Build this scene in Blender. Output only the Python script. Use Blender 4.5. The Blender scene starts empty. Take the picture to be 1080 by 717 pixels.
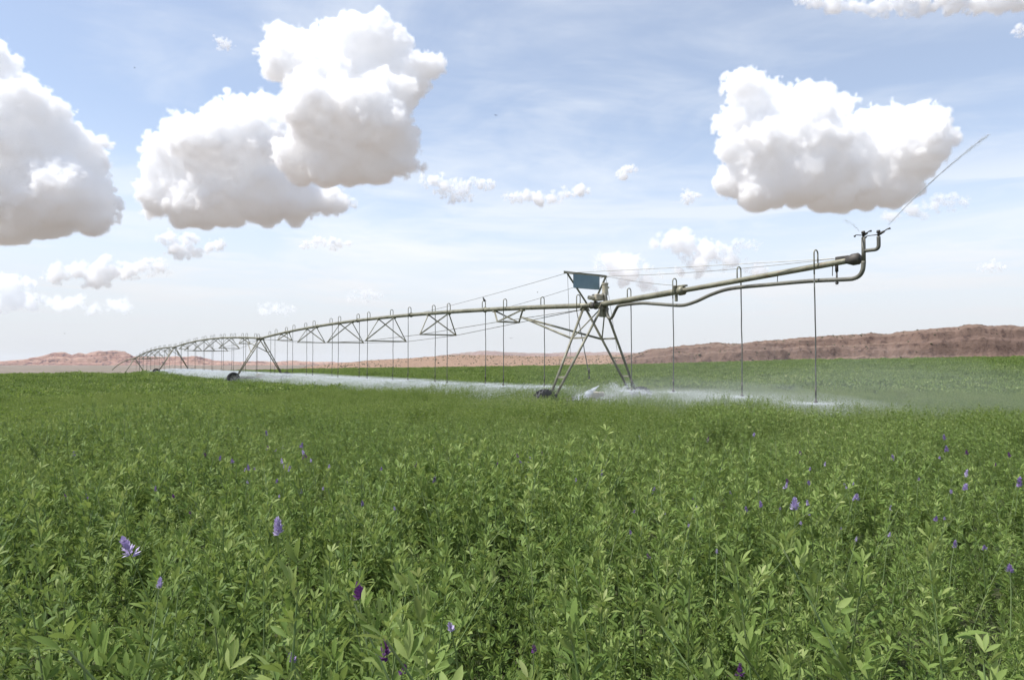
import bpy, math, random
import numpy as np
from mathutils import Vector, Matrix

random.seed(7); RNG = np.random.default_rng(11)
SC = bpy.context.scene
COL = SC.collection
F = 744.0                                   # focal length in photograph pixels (1080 wide)
EYE = 1.1
PITCH = math.radians(1.73)

# ------------------------------------------------------------------ camera, sky, sun, exposure
cam = bpy.data.cameras.new('camera'); camo = bpy.data.objects.new('camera', cam); COL.objects.link(camo)
camo.location = (0, 0, EYE); camo.rotation_euler = (math.pi/2 + PITCH, 0, 0)
cam.sensor_width = 36.0; cam.lens = F/1080*36.0
cam.clip_start = 0.05; cam.clip_end = 60000
SC.camera = camo
SUN_EL, SUN_AZ = math.radians(60), math.radians(-97)      # azimuth measured from +Y towards +X
world = bpy.data.worlds.new('World'); SC.world = world; world.use_nodes = True
wn = world.node_tree; wn.nodes.clear()
def N(t, typ, **kw):
    n = t.nodes.new(typ)
    for k, v in kw.items(): setattr(n, k, v)
    return n
def mth(t, op, a, b=None, c=None, clamp=False):
    n = N(t, 'ShaderNodeMath', operation=op, use_clamp=clamp)
    for i, v in enumerate((a, b, c)):
        if v is None: continue
        if isinstance(v, (int, float)): n.inputs[i].default_value = v
        else: t.links.new(v, n.inputs[i])
    return n.outputs[0]
def mixc(t, fac, a, b):
    n = N(t, 'ShaderNodeMix', data_type='RGBA')
    for s, v in ((0, fac), (6, a), (7, b)):
        if isinstance(v, (int, float)): n.inputs[s].default_value = v
        elif isinstance(v, tuple): n.inputs[s].default_value = (*v, 1)
        else: t.links.new(v, n.inputs[s])
    return n.outputs[2]
def ramp(t, fac, stops):
    n = N(t, 'ShaderNodeValToRGB'); e = n.color_ramp.elements
    while len(e) < len(stops): e.new(0.5)
    for k, (p, c) in enumerate(stops):
        e[k].position = p; e[k].color = (*c, 1) if isinstance(c, tuple) else (c, c, c, 1)
    t.links.new(fac, n.inputs[0]); return n.outputs[0]
def smooth(t, v, a, b):
    n = N(t, 'ShaderNodeMapRange', interpolation_type='SMOOTHSTEP')
    t.links.new(v, n.inputs[0]); n.inputs[1].default_value = a; n.inputs[2].default_value = b
    return n.outputs[0]
def noise(t, vec, scale, detail=6, rough=.55, dist=0):
    n = N(t, 'ShaderNodeTexNoise'); n.inputs['Scale'].default_value = scale; n.inputs['Detail'].default_value = detail
    n.inputs['Roughness'].default_value = rough; n.inputs['Distortion'].default_value = dist
    if vec is not None: t.links.new(vec, n.inputs['Vector'])
    return n.outputs['Fac']

sky = N(wn, 'ShaderNodeTexSky', sky_type='NISHITA'); sky.sun_disc = False
sky.sun_elevation = SUN_EL; sky.sun_rotation = SUN_AZ
sky.altitude = 1500; sky.air_density = 1.0; sky.dust_density = 1.2; sky.ozone_density = 1.5
tc = N(wn, 'ShaderNodeTexCoord')
sep = N(wn, 'ShaderNodeSeparateXYZ'); wn.links.new(tc.outputs['Generated'], sep.inputs[0])
# high thin cirrus: streaks projected on a flat layer overhead
el = mth(wn, 'MAXIMUM', sep.outputs[2], 0.03)
comb = N(wn, 'ShaderNodeCombineXYZ')
wn.links.new(mth(wn, 'DIVIDE', sep.outputs[0], el), comb.inputs[0])
wn.links.new(mth(wn, 'MULTIPLY', mth(wn, 'DIVIDE', sep.outputs[1], el), 1.0), comb.inputs[1])
CIR = comb.outputs[0]
ci = mth(wn, 'ADD', mth(wn, 'MULTIPLY', noise(wn, CIR, .33, 6, .58, .8), .75), mth(wn, 'MULTIPLY', noise(wn, CIR, 1.5, 6, .6, 1.2), .25))
cmask = smooth(wn, ci, .44, .64)
low = smooth(wn, sep.outputs[2], .34, .03)                 # more veil towards the horizon
veil = mth(wn, 'ADD', mth(wn, 'MULTIPLY', cmask, .36), mth(wn, 'ADD', mth(wn, 'MULTIPLY', low, .42), .27), clamp=True)
hor = smooth(wn, sep.outputs[2], .22, .0)                  # sky colour mixed to a dimmer grey near the horizon, lowering its brightness
azn = N(wn, 'ShaderNodeCombineXYZ')
wn.links.new(mth(wn, 'MULTIPLY', mth(wn, 'ARCTAN2', sep.outputs[0], sep.outputs[1]), 1.5), azn.inputs[0]); wn.links.new(mth(wn, 'MULTIPLY', sep.outputs[2], 11.), azn.inputs[1])
bands = noise(wn, azn.outputs[0], 1.25, 6, .56, .6)             # layered stratus sheets low in the sky
sheet = mth(wn, 'MULTIPLY', smooth(wn, bands, .41, .56), mth(wn, 'MULTIPLY', smooth(wn, sep.outputs[2], .31, .20), .58))
veil = mth(wn, 'MAXIMUM', veil, sheet)
skyc = mixc(wn, veil, sky.outputs[0], (5.3, 5.5, 5.75))
skyc = mixc(wn, mth(wn, 'MULTIPLY', hor, .9), skyc, (3.95, 4.08, 4.3))
skyc = mixc(wn, mth(wn, 'MULTIPLY', mth(wn, 'MULTIPLY', smooth(wn, bands, .44, .58), mth(wn, 'MULTIPLY', smooth(wn, sep.outputs[2], .27, .20), smooth(wn, sep.outputs[2], .05, .12))), .34), skyc, (5.2, 5.3, 5.45))
bg = N(wn, 'ShaderNodeBackground'); bg.inputs['Strength'].default_value = 0.11
wn.links.new(skyc, bg.inputs['Color'])
wo = N(wn, 'ShaderNodeOutputWorld'); wn.links.new(bg.outputs[0], wo.inputs[0])

sun = bpy.data.lights.new('sun', 'SUN'); sun.energy = 3.3; sun.angle = math.radians(.5); sun.color = (1, .98, .955)
suno = bpy.data.objects.new('sun', sun); COL.objects.link(suno)
sd = Vector((math.cos(SUN_EL)*math.sin(SUN_AZ), math.cos(SUN_EL)*math.cos(SUN_AZ), math.sin(SUN_EL)))
suno.rotation_euler = sd.to_track_quat('Z', 'Y').to_euler(); suno.location = (0, 0, 60)
vs = SC.view_settings; vs.view_transform = 'Standard'; vs.look = 'None'; vs.gamma = 1; vs.use_curve_mapping = False
vs.exposure = 0.80
cy = SC.cycles
cy.max_bounces = 48; cy.diffuse_bounces = 4; cy.glossy_bounces = 3; cy.transmission_bounces = 5
cy.volume_bounces = 44; cy.transparent_max_bounces = 12
cy.volume_step_rate = 2.0; cy.volume_max_steps = 400
cy.use_denoising = True; cy.denoiser = 'OPENIMAGEDENOISE'
cy.sample_clamp_indirect = 6.0
cy.use_adaptive_sampling = True; cy.adaptive_threshold = 0.02

# ------------------------------------------------------------------ helpers
CP, SP = math.cos(PITCH), math.sin(PITCH)
def at(px, py, d):
    """world point seen at photograph pixel (px, py) at depth y = d"""
    cx, cyy = (px-540)/F, (358.5-py)/F
    v = np.array((cx, CP - cyy*SP, SP + cyy*CP)); v = v*(d/v[1])
    return np.array((v[0], v[1], v[2]+EYE))
def tag(o, label=None, cat=None, group=None, kind=None):
    for k, v in (('label', label), ('category', cat), ('group', group), ('kind', kind)):
        if v: o[k] = v
    return o
def empty(name, loc=(0, 0, 0), rz=0, parent=None):
    o = bpy.data.objects.new(name, None); COL.objects.link(o); o.location = loc; o.rotation_euler = (0, 0, rz)
    o.empty_display_size = .2
    if parent: o.parent = parent
    return o
def mesh_np(name, V, Q, m, smoothf=False, attrs=None):
    """V (n,3), Q list of (k,3|4) index arrays"""
    me = bpy.data.meshes.new(name)
    V = np.asarray(V, np.float32); Q = [np.asarray(q, np.int32) for q in (Q if isinstance(Q, list) else [Q]) if len(q)]
    me.vertices.add(len(V)); me.vertices.foreach_set('co', V.ravel())
    nl = sum(q.size for q in Q); nf = sum(len(q) for q in Q)
    me.loops.add(nl); me.loops.foreach_set('vertex_index', np.concatenate([q.ravel() for q in Q]))
    me.polygons.add(nf)
    tot = np.concatenate([np.full(len(q), q.shape[1], np.int32) for q in Q])
    st = np.concatenate(([0], np.cumsum(tot)[:-1])).astype(np.int32)
    me.polygons.foreach_set('loop_start', st)
    me.update(calc_edges=True)
    if smoothf: me.polygons.foreach_set('use_smooth', np.ones(nf, bool))
    for k, a in (attrs or {}).items():
        at_ = me.attributes.new(k, 'FLOAT', 'POINT'); at_.data.foreach_set('value', np.asarray(a, np.float32))
    me.validate()
    if m: me.materials.append(m)
    return me
def link(name, me, parent=None, loc=None):
    o = bpy.data.objects.new(name, me); COL.objects.link(o)
    if parent: o.parent = parent
    if loc is not None: o.location = loc
    return o

class MB:
    """collects bars, tubes, boxes into one mesh"""
    def __init__(s): s.v = []; s.q = []; s.n = 0
    def add(s, V, Fs):
        s.v.append(np.asarray(V, float))
        for f in Fs: s.q.append(tuple(int(i)+s.n for i in f))
        s.n += len(V); return s
    def tube(s, pts, r, k=10, cap=True):
        P = np.asarray(pts, float); n = len(P)
        R = np.full(n, r) if np.isscalar(r) else np.asarray(r, float)
        T = np.gradient(P, axis=0); T /= np.linalg.norm(T, axis=1)[:, None]+1e-12
        up = np.array((0, 0, 1.)) if abs(T[0][2]) < .9 else np.array((1., 0, 0))
        a = np.cross(T[0], up); a /= np.linalg.norm(a)
        V = []
        for i in range(n):
            a = a - T[i]*np.dot(a, T[i]); a /= np.linalg.norm(a)+1e-12; b = np.cross(T[i], a)
            for j in range(k):
                t = 2*math.pi*j/k; V.append(P[i]+R[i]*(math.cos(t)*a+math.sin(t)*b))
        Fs = [(i*k+j, i*k+(j+1) % k, (i+1)*k+(j+1) % k, (i+1)*k+j) for i in range(n-1) for j in range(k)]
        if cap: Fs += [tuple(range(k))[::-1], tuple((n-1)*k+j for j in range(k))]
        return s.add(V, Fs)
    def bar(s, p, q, r=.03, k=6): return s.tube([p, q], r, k)
    def angle(s, p, q, w=.06, t=.008):
        """L-section angle iron from p to q"""
        p = np.asarray(p, float); q = np.asarray(q, float); d = (q-p)/np.linalg.norm(q-p)
        up = np.array((0, 0, 1.)) if abs(d[2]) < .9 else np.array((1., 0, 0))
        a = np.cross(d, up); a /= np.linalg.norm(a); b = np.cross(a, d)
        sec = [(0, 0), (w, 0), (w, t), (t, t), (t, w), (0, w)]
        V = [e + a*(x-w/3)+b*(y-w/3) for e in (p, q) for x, y in sec]
        return s.add(V, [(i, (i+1) % 6, 6+(i+1) % 6, 6+i) for i in range(6)]+[(5, 4, 3, 2, 1, 0), (6, 7, 8, 9, 10, 11)])
    def box(s, c, h, rz=0, bev=.0):
        c = np.asarray(c, float); hx, hy, hz = h; ca, sa = math.cos(rz), math.sin(rz); b = bev
        V = []; 
        if b <= 0:
            for z in (-hz, hz):
                for x, y in ((-hx, -hy), (hx, -hy), (hx, hy), (-hx, hy)): V.append(c+(x*ca-y*sa, x*sa+y*ca, z))
            return s.add(V, [(3, 2, 1, 0), (4, 5, 6, 7)]+[(i, (i+1) % 4, 4+(i+1) % 4, 4+i) for i in range(4)])
        ring = [(-hx+b, -hy), (hx-b, -hy), (hx, -hy+b), (hx, hy-b), (hx-b, hy), (-hx+b, hy), (-hx, hy-b), (-hx, -hy+b)]
        for z, k in ((-hz, 1-b/min(hx, hy)), (-hz+b, 1), (hz-b, 1), (hz, 1-b/min(hx, hy))):
            for x, y in ring: x *= k; y *= k; V.append(c+(x*ca-y*sa, x*sa+y*ca, z))
        Fs = [tuple(range(8))[::-1], tuple(range(24, 32))]
        for i in range(3): Fs += [(i*8+j, i*8+(j+1) % 8, i*8+8+(j+1) % 8, i*8+8+j) for j in range(8)]
        return s.add(V, Fs)
    def build(s, name, m, parent=None, smoothf=False, loc=None):
        me = bpy.data.meshes.new(name)
        me.from_pydata(np.concatenate(s.v).tolist(), [], s.q); me.materials.append(m)
        if smoothf: me.polygons.foreach_set('use_smooth', np.ones(len(me.polygons), bool))
        me.update(); return link(name, me, parent, loc)

def hsh(i, j, k, seed):
    h = (i.astype(np.int64)*374761393 + j.astype(np.int64)*668265263 + k.astype(np.int64)*2147483647 + seed*1274126177) & 0xffffffff
    h = ((h ^ (h >> 13))*1274126177) & 0xffffffff
    h = ((h ^ (h >> 16))*2246822519) & 0xffffffff
    return ((h ^ (h >> 15)) & 0xffffff)/float(0xffffff)
def vnoise(P, seed=0):
    P = np.asarray(P, float); I = np.floor(P); f = P-I; u = f*f*f*(f*(f*6-15)+10); I = I.astype(np.int64); r = 0
    for a in (0, 1):
        for b in (0, 1):
            for c in (0, 1):
                w = (u[:, 0] if a else 1-u[:, 0])*(u[:, 1] if b else 1-u[:, 1])*(u[:, 2] if c else 1-u[:, 2])
                r = r + w*hsh(I[:, 0]+a, I[:, 1]+b, I[:, 2]+c, seed)
    return r*2-1
def fbm(P, octv=5, seed=0, gain=.5, lac=2.03):
    P = np.asarray(P, float); r = 0; a = 1; t = 0
    for o in range(octv): r = r+a*vnoise(P*lac**o+o*17.3, seed+o); t += a; a *= gain
    return r/t
def worley(P, seed=0):
    P = np.asarray(P, float); I = np.floor(P).astype(np.int64); best = np.full(len(P), 9.)
    for a in (-1, 0, 1):
        for b in (-1, 0, 1):
            for c in (-1, 0, 1):
                J = I+(a, b, c)
                q = np.stack([J[:, k]+hsh(J[:, 0], J[:, 1], J[:, 2], seed+31*k) for k in range(3)], 1)
                best = np.minimum(best, ((q-P)**2).sum(1))
    return np.sqrt(best)
def f3(x, y, z=0): x = np.asarray(x, float); return np.stack([x, np.asarray(y, float)+0*x, np.zeros_like(x)+z], 1)

# ------------------------------------------------------------------ materials
def mat(name, base=(.5, .5, .5), rough=.6, metal=0., spec=.5):
    m = bpy.data.materials.new(name); m.use_nodes = True
    b = m.node_tree.nodes['Principled BSDF']
    b.inputs['Base Color'].default_value = (*base, 1); b.inputs['Roughness'].default_value = rough
    b.inputs['Metallic'].default_value = metal; b.inputs['Specular IOR Level'].default_value = spec
    return m, m.node_tree, b
def weathered(name, c1, c2, rough=.5, metal=0., scale=3., rust=None):
    m, t, b = mat(name, c1, rough, metal)
    co = N(t, 'ShaderNodeTexCoord').outputs['Object']
    nz = noise(t, co, scale, 7, .6)
    c = mixc(t, smooth(t, nz, .35, .65), c1, c2)
    if rust: c = mixc(t, mth(t, 'MULTIPLY', smooth(t, noise(t, co, scale*2.3, 8, .65), .56, .7), .7), c, rust)
    t.links.new(c, b.inputs['Base Color'])
    t.links.new(mth(t, 'ADD', mth(t, 'MULTIPLY', nz, .25), rough-.1), b.inputs['Roughness'])
    return m
M = {}
M['galv'] = weathered('galvanized_steel', (.265, .25, .18), (.165, .155, .108), .52, .25, 2.6, (.19, .115, .065))
M['steel'] = weathered('brace_steel', (.30, .28, .21), (.21, .195, .14), .5, .25, 4, (.17, .11, .07))
M['hose'] = weathered('hose_rubber', (.13, .13, .115), (.085, .085, .075), .55, 0, 4)
M['pipehose'] = weathered('supply_pipe_rubber', (.16, .15, .115), (.10, .095, .075), .5, 0, 2)
M['tyre'] = weathered('tyre_rubber', (.016, .016, .017), (.035, .033, .03), .75, 0, 5)
M['rim'] = weathered('rim_steel', (.13, .12, .095), (.08, .075, .06), .6, .2, 6, (.2, .12, .07))
M['panel'] = weathered('blue_grey_panel', (.18, .27, .32), (.15, .235, .285), .4, 0, 2)
M['boxpaint'] = weathered('beige_box_paint', (.50, .45, .34), (.40, .35, .26), .55, 0, 4, (.2, .13, .08))
M['cable'] = weathered('wire_cable', (.30, .29, .26), (.22, .21, .19), .5, .5, 5)
M['dark'] = weathered('dark_iron', (.06, .055, .05), (.10, .085, .07), .6, .2, 6)
M['bird'] = weathered('bird_plumage', (.02, .018, .016), (.035, .03, .025), .7, 0, 9)

def leafmat():
    m = bpy.data.materials.new('alfalfa_leaf'); m.use_nodes = True; t = m.node_tree; t.nodes.clear()
    a = N(t, 'ShaderNodeAttribute', attribute_name='leafvar').outputs['Fac']
    rnd = N(t, 'ShaderNodeObjectInfo').outputs['Random']
    pos = N(t, 'ShaderNodeNewGeometry').outputs['Position']
    pn_ = mth(t, 'ADD', mth(t, 'MULTIPLY', noise(t, pos, .45, 4, .6), .5), mth(t, 'MULTIPLY', noise(t, pos, .07, 3, .5), .5))
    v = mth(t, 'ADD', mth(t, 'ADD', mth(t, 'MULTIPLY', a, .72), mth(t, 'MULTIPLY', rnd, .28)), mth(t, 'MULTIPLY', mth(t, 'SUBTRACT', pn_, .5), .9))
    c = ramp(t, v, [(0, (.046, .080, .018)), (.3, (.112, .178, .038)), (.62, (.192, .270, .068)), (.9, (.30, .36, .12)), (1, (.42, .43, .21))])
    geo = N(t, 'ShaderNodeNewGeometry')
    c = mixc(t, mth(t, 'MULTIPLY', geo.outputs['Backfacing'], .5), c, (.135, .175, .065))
    p = N(t, 'ShaderNodeBsdfPrincipled'); t.links.new(c, p.inputs['Base Color'])
    p.inputs['Roughness'].default_value = .55; p.inputs['Specular IOR Level'].default_value = .20
    tr = N(t, 'ShaderNodeBsdfTranslucent')
    hs = N(t, 'ShaderNodeHueSaturation'); hs.inputs['Value'].default_value = 1.45; hs.inputs['Saturation'].default_value = 1.1; hs.inputs['Hue'].default_value = .487
    t.links.new(c, hs.inputs['Color']); t.links.new(hs.outputs[0], tr.inputs['Color'])
    mx = N(t, 'ShaderNodeMixShader'); mx.inputs[0].default_value = .36
    t.links.new(p.outputs[0], mx.inputs[1]); t.links.new(tr.outputs[0], mx.inputs[2])
    o = N(t, 'ShaderNodeOutputMaterial'); t.links.new(mx.outputs[0], o.inputs[0]); return m
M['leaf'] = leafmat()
M['stalk'] = weathered('alfalfa_stem', (.13, .20, .06), (.17, .21, .08), .6, 0, 20)
def petalmat(name, c1, c2, tipw=.0):
    m = bpy.data.materials.new(name); m.use_nodes = True; t = m.node_tree; t.nodes.clear()
    a = N(t, 'ShaderNodeAttribute', attribute_name='leafvar').outputs['Fac']
    c = mixc(t, a, c1, c2)
    p = N(t, 'ShaderNodeBsdfPrincipled'); t.links.new(c, p.inputs['Base Color']); p.inputs['Roughness'].default_value = .6
    tr = N(t, 'ShaderNodeBsdfTranslucent'); t.links.new(c, tr.inputs['Color'])
    mx = N(t, 'ShaderNodeMixShader'); mx.inputs[0].default_value = .3
    t.links.new(p.outputs[0], mx.inputs[1]); t.links.new(tr.outputs[0], mx.inputs[2])
    o = N(t, 'ShaderNodeOutputMaterial'); t.links.new(mx.outputs[0], o.inputs[0]); return m
M['lilac'] = petalmat('lilac_petal', (.42, .33, .56), (.68, .60, .80))
M['purple'] = petalmat('purple_petal', (.12, .035, .17), (.27, .09, .29))
M['violet'] = petalmat('violet_petal', (.22, .15, .36), (.42, .31, .54))

# ground: desert soil outside, damp soil under the crop
def groundmat():
    m, t, b = mat('ground_soil', rough=.95, spec=.2)
    geo = N(t, 'ShaderNodeNewGeometry').outputs['Position']
    fld = N(t, 'ShaderNodeAttribute', attribute_name='field').outputs['Fac']
    n1 = noise(t, geo, .01, 8, .6); n2 = noise(t, geo, .13, 8, .65); n3 = noise(t, geo, 5, 6, .6)
    sand = mixc(t, smooth(t, n1, .35, .65), (.205, .160, .132), (.255, .203, .168))
    sand = mixc(t, mth(t, 'MULTIPLY', smooth(t, noise(t, geo, .018, 8, .7), .42, .56), .7), sand, (.135, .115, .08))
    sand = mixc(t, mth(t, 'MULTIPLY', smooth(t, n2, .52, .62), .65), sand, (.15, .14, .08))
    soil = mixc(t, n3, (.030, .042, .016), (.07, .075, .03))
    t.links.new(mixc(t, fld, sand, soil), b.inputs['Base Color'])
    return m
M['ground'] = groundmat()

def rockmat(name, cols, strata=.25, dark=(.10, .06, .05), bandscale=1.0, dust=(.40, .28, .20), fl=(.80, .96), dk=.55):
    m, t, b = mat(name, rough=.95, spec=.15)
    geo = N(t, 'ShaderNodeNewGeometry'); pos = geo.outputs['Position']
    sp = N(t, 'ShaderNodeSeparateXYZ'); t.links.new(pos, sp.inputs[0])
    wob = mth(t, 'MULTIPLY', mth(t, 'SUBTRACT', noise(t, pos, .02/bandscale, 5, .6), .5), 8*bandscale)
    z = mth(t, 'ADD', sp.outputs[2], wob)
    cb = N(t, 'ShaderNodeCombineXYZ'); t.links.new(mth(t, 'MULTIPLY', z, strata/bandscale), cb.inputs[2])
    t.links.new(mth(t, 'MULTIPLY', sp.outputs[0], .004/bandscale), cb.inputs[0]); t.links.new(mth(t, 'MULTIPLY', sp.outputs[1], .004/bandscale), cb.inputs[1])
    band = noise(t, cb.outputs[0], 1.3, 6, .7)
    c = ramp(t, band, [(.28, cols[0]), (.45, cols[1]), (.56, cols[2]), (.72, cols[3])])
    det = noise(t, pos, .35/bandscale, 10, .68)
    c = mixc(t, mth(t, 'MULTIPLY', smooth(t, det, .50, .64), dk), c, dark)
    ns = N(t, 'ShaderNodeSeparateXYZ'); t.links.new(geo.outputs['Normal'], ns.inputs[0])
    flat = smooth(t, ns.outputs[2], *fl)
    dn = mixc(t, smooth(t, noise(t, pos, .8/bandscale, 8, .7), .5, .6), dust, (dust[0]*.62, dust[1]*.62, dust[2]*.55))
    c = mixc(t, mth(t, 'MULTIPLY', flat, .8), c, dn)
    t.links.new(c, b.inputs['Base Color'])
    bp = N(t, 'ShaderNodeBump'); bp.inputs['Distance'].default_value = 1.2*bandscale; bp.inputs['Strength'].default_value = .8
    t.links.new(noise(t, pos, .5/bandscale, 10, .7), bp.inputs['Height']); t.links.new(bp.outputs[0], b.inputs['Normal'])
    return m
M['rock_red'] = rockmat('red_mesa_rock', [(.140, .094, .074), (.185, .125, .097), (.160, .106, .083), (.23, .162, .128)], .12, (.070, .046, .040), 1, (.25, .175, .13), (.90, 1.01), .8)
M['rock_far'] = rockmat('pink_mesa_rock', [(.16, .10, .095), (.43, .28, .22), (.26, .15, .125), (.52, .37, .295)], .5, (.105, .075, .085), 9, (.42, .32, .25), (.93, 1.02), .85)
M['rock_sand'] = rockmat('tan_hill_soil', [(.25, .165, .12), (.31, .21, .15), (.27, .18, .13), (.34, .235, .175)], .2, (.19, .125, .09), 1, (.31, .21, .15))
M['rock_blue'] = rockmat('distant_mesa_rock', [(.25, .17, .15), (.3, .2, .17), (.27, .18, .16), (.34, .24, .2)], .5, (.2, .14, .13), 20, (.3, .22, .18))
M['scrub'] = weathered('desert_scrub_leaf', (.055, .06, .035), (.09, .085, .05), .9, 0, .3)

# ------------------------------------------------------------------ terrain
# far edge of the field: photograph x, edge y, distance ; heights are relative to the eye
_tab = [(-400, 400, 95), (0, 395.5, 120), (100, 394.6, 122), (160, 393.6, 130), (229, 392.2, 170), (300, 390, 255), (400, 388.6, 270), (480, 387.8, 265), (580, 386.2, 250), (660, 384.8, 235), (850, 379.9, 215), (1080, 376.8, 205), (1500, 372, 200)]
TA = np.array([math.atan2(p-540, F) for p, _, _ in _tab]); TR = np.array([r for _, _, r in _tab], float)
TE = np.array([(381-y)/F*r*math.cos(a) for (p, y, r), a in zip(_tab, TA)])
HC = .58
def crop_top(x, y):
    x = np.asarray(x, float); y = np.asarray(y, float)
    r = np.hypot(x, y); a = np.arctan2(x, y)
    R = np.interp(a, TA, TR); E = np.interp(a, TA, TE)
    near = -(.52+.0385*r)
    tt = np.clip((r-28)/(R-28), 0, None)
    mid = -1.6+(E+1.6)*np.minimum(tt, 1)
    c = np.where(r < 28, near, mid)
    over = np.maximum(r-R, 0)
    wl = np.clip((-.28-a)/.12, 0, 1)              # the left side falls away behind its crest
    fall = np.where(over < 120, over*.052+over*over*.00012, 120*.052+1.73+(over-120)*.012)
    drop = wl*np.minimum(fall, 17.5) + (1-wl)*np.minimum(over*.012, 12)
    c = c-drop
    far = np.clip((r-1500)/3000, 0, 1); c = c*(1-far)+(-19)*far
    # gentle rolls, none at the feet of the camera
    roll = fbm(f3(x/23, y/23, 1.7), 3, 5)*.16*np.clip((r-6)/20, 0, 1)*np.clip((400-r)/200, 0, 1)
    return c+roll
def gz(x, y): return EYE+crop_top(x, y)-HC
FIELD_R = lambda a: np.where(a < -.34, 235., np.interp(a, TA, TR))
rr = np.concatenate([[0.02], np.geomspace(.5, 60, 70), np.geomspace(64, 400, 60), np.geomspace(420, 15000, 60)])
aa = np.linspace(-math.pi, math.pi, 361)[:-1]
RR, AA = np.meshgrid(rr, aa, indexing='ij')
X, Y = RR.ravel()*np.sin(AA.ravel()), RR.ravel()*np.cos(AA.ravel())
Z = gz(X, Y)
fieldmask = np.clip((FIELD_R(AA.ravel())-RR.ravel())/2+.5, 0, 1)
nr, na = len(rr), len(aa)
i, j = np.meshgrid(np.arange(nr-1), np.arange(na), indexing='ij'); i = i.ravel(); j = j.ravel(); j2 = (j+1) % na
Q = np.stack([i*na+j, i*na+j2, (i+1)*na+j2, (i+1)*na+j], 1)[:, ::-1]
go = link('ground', mesh_np('ground', np.stack([X, Y, Z], 1), Q, M['ground'], True, {'field': fieldmask}))
tag(go, 'dark soil field floor and sandy desert plain reaching the horizon', 'ground', kind='structure')

# ------------------------------------------------------------------ mesas and hills
def escarpment(name, m, sky_pts, base_pts, D, deep, prof, nx, nv, rough, seed, label, cat='mesa', xr=None, buttress=1.0):
    """a landform: its front foot stands at distance D, it rises by the cross-section `prof` (depth share, height share)
    to the skyline and continues as a plateau behind it."""
    sx, sy = np.array(sky_pts, float).T; bx, by = np.array(base_pts, float).T
    px = np.linspace(*(xr or (sx[0], sx[-1])), nx)
    top = np.interp(px, sx, sy); bas = np.interp(px, bx, by)
    pv, ph = np.array(prof, float).T
    v = np.unique(np.concatenate([np.linspace(0, 1, nv), np.linspace(pv[1], pv[-2], nv)]))
    vcrest = pv[np.argmax(ph)]
    PX, VV = np.meshgrid(px, v, indexing='ij')
    dx = (PX-540)/F
    # buttresses: the profile is pushed back and forth along the face
    wx = PX*D/F
    br = fbm(f3(wx.ravel()/(deep*.55), VV.ravel()*1.2, seed), 5, seed).reshape(PX.shape)
    vv = np.clip(VV+buttress*.16*br*np.sin(np.pi*np.clip(VV, 0, 1))**.5, 0, 1)
    depth = D+deep*VV
    hsh_ = np.interp(vv, pv, ph)
    zb = EYE+(381-bas)/F*D; zt = EYE+(381-top)/F*(D+deep*vcrest)
    Zm = zb[:, None]-rough*1.0+(zt-zb+rough)[:, None]*hsh_
    nz = fbm(np.stack([wx.ravel()/(rough*7), depth.ravel()/(rough*7), hsh_.ravel()*2], 1), 6, seed+3, .55).reshape(PX.shape)
    ridge = 1-np.abs(fbm(np.stack([wx.ravel()/(rough*16), depth.ravel()/(rough*30), np.zeros(PX.size)], 1), 4, seed+9)).reshape(PX.shape)*2
    amp = np.interp(vv, [0, .08, .5, .9, 1], [.2, .8, 1, .35, .3])
    Zm = Zm+rough*amp*(nz*1.1+(ridge-.7)*.9)
    Zm += rough*.55*amp*fbm(np.stack([wx.ravel()/(rough*2.2), depth.ravel()/(rough*2.2), hsh_.ravel()*6], 1), 4, seed+13, .6).reshape(PX.shape)
    Zm[:, 0] -= rough*2; Zm[:, -1] -= rough*6
    Xm = dx*D*1.0 + dx*(depth-D)*.95
    V = np.stack([Xm, depth, Zm], -1).reshape(-1, 3)
    nv_ = len(v); i, j = np.meshgrid(np.arange(nx-1), np.arange(nv_-1), indexing='ij'); i = i.ravel(); j = j.ravel()
    Qm = np.stack([i*nv_+j, (i+1)*nv_+j, (i+1)*nv_+j+1, i*nv_+j+1], 1)
    o = link(name, mesh_np(name, V, Qm, m, True)); tag(o, label, cat, kind='structure')
    return o, V.reshape(nx, nv_, 3)
cliff = [(0, 0), (.05, .10), (.10, .20), (.135, .55), (.17, .63), (.20, .84), (.28, .90), (.5, 1.0), (1, .97)]
right_mesa, RV = escarpment('mesa', M['rock_red'],
    [(610, 392), (640, 386), (652, 381), (660, 377.5), (670, 373), (685, 369.5), (715, 365.5), (753, 363), (778, 363), (800, 360.5), (816, 359.8), (856, 356), (900, 353.2), (951, 350.5), (996, 346.6), (1020, 343.6), (1031, 342.8), (1044, 344), (1080, 345.2), (1160, 343), (1300, 346), (1500, 350)],
    [(610, 390), (660, 386.5), (850, 381.5), (1080, 378.5), (1500, 374)], 270, 85, cliff, 900, 90, .85, 21,
    'low red rock mesa with a rugged cliff face at the right edge of the field', buttress=1.35)
slope = [(0, 0), (.25, .30), (.6, .8), (.85, 1), (1, .98)]
mid_hill, HV = escarpment('desert_hill', M['rock_sand'],
    [(300, 391), (320, 387), (344, 384.4), (387, 380), (428, 378.2), (464, 375.4), (486, 374.2), (527, 375), (580, 375.8), (620, 375), (660, 374), (720, 376), (790, 384)],
    [(300, 391), (790, 386)], 430, 240, slope, 300, 50, 1.0, 33, 'low sandy tan hill dotted with scrub beyond the field', 'hill')
band2 = [(0, 0), (.16, .12), (.24, .34), (.30, .40), (.34, .66), (.46, .72), (.50, .94), (.6, 1), (1, .98)]
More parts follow.
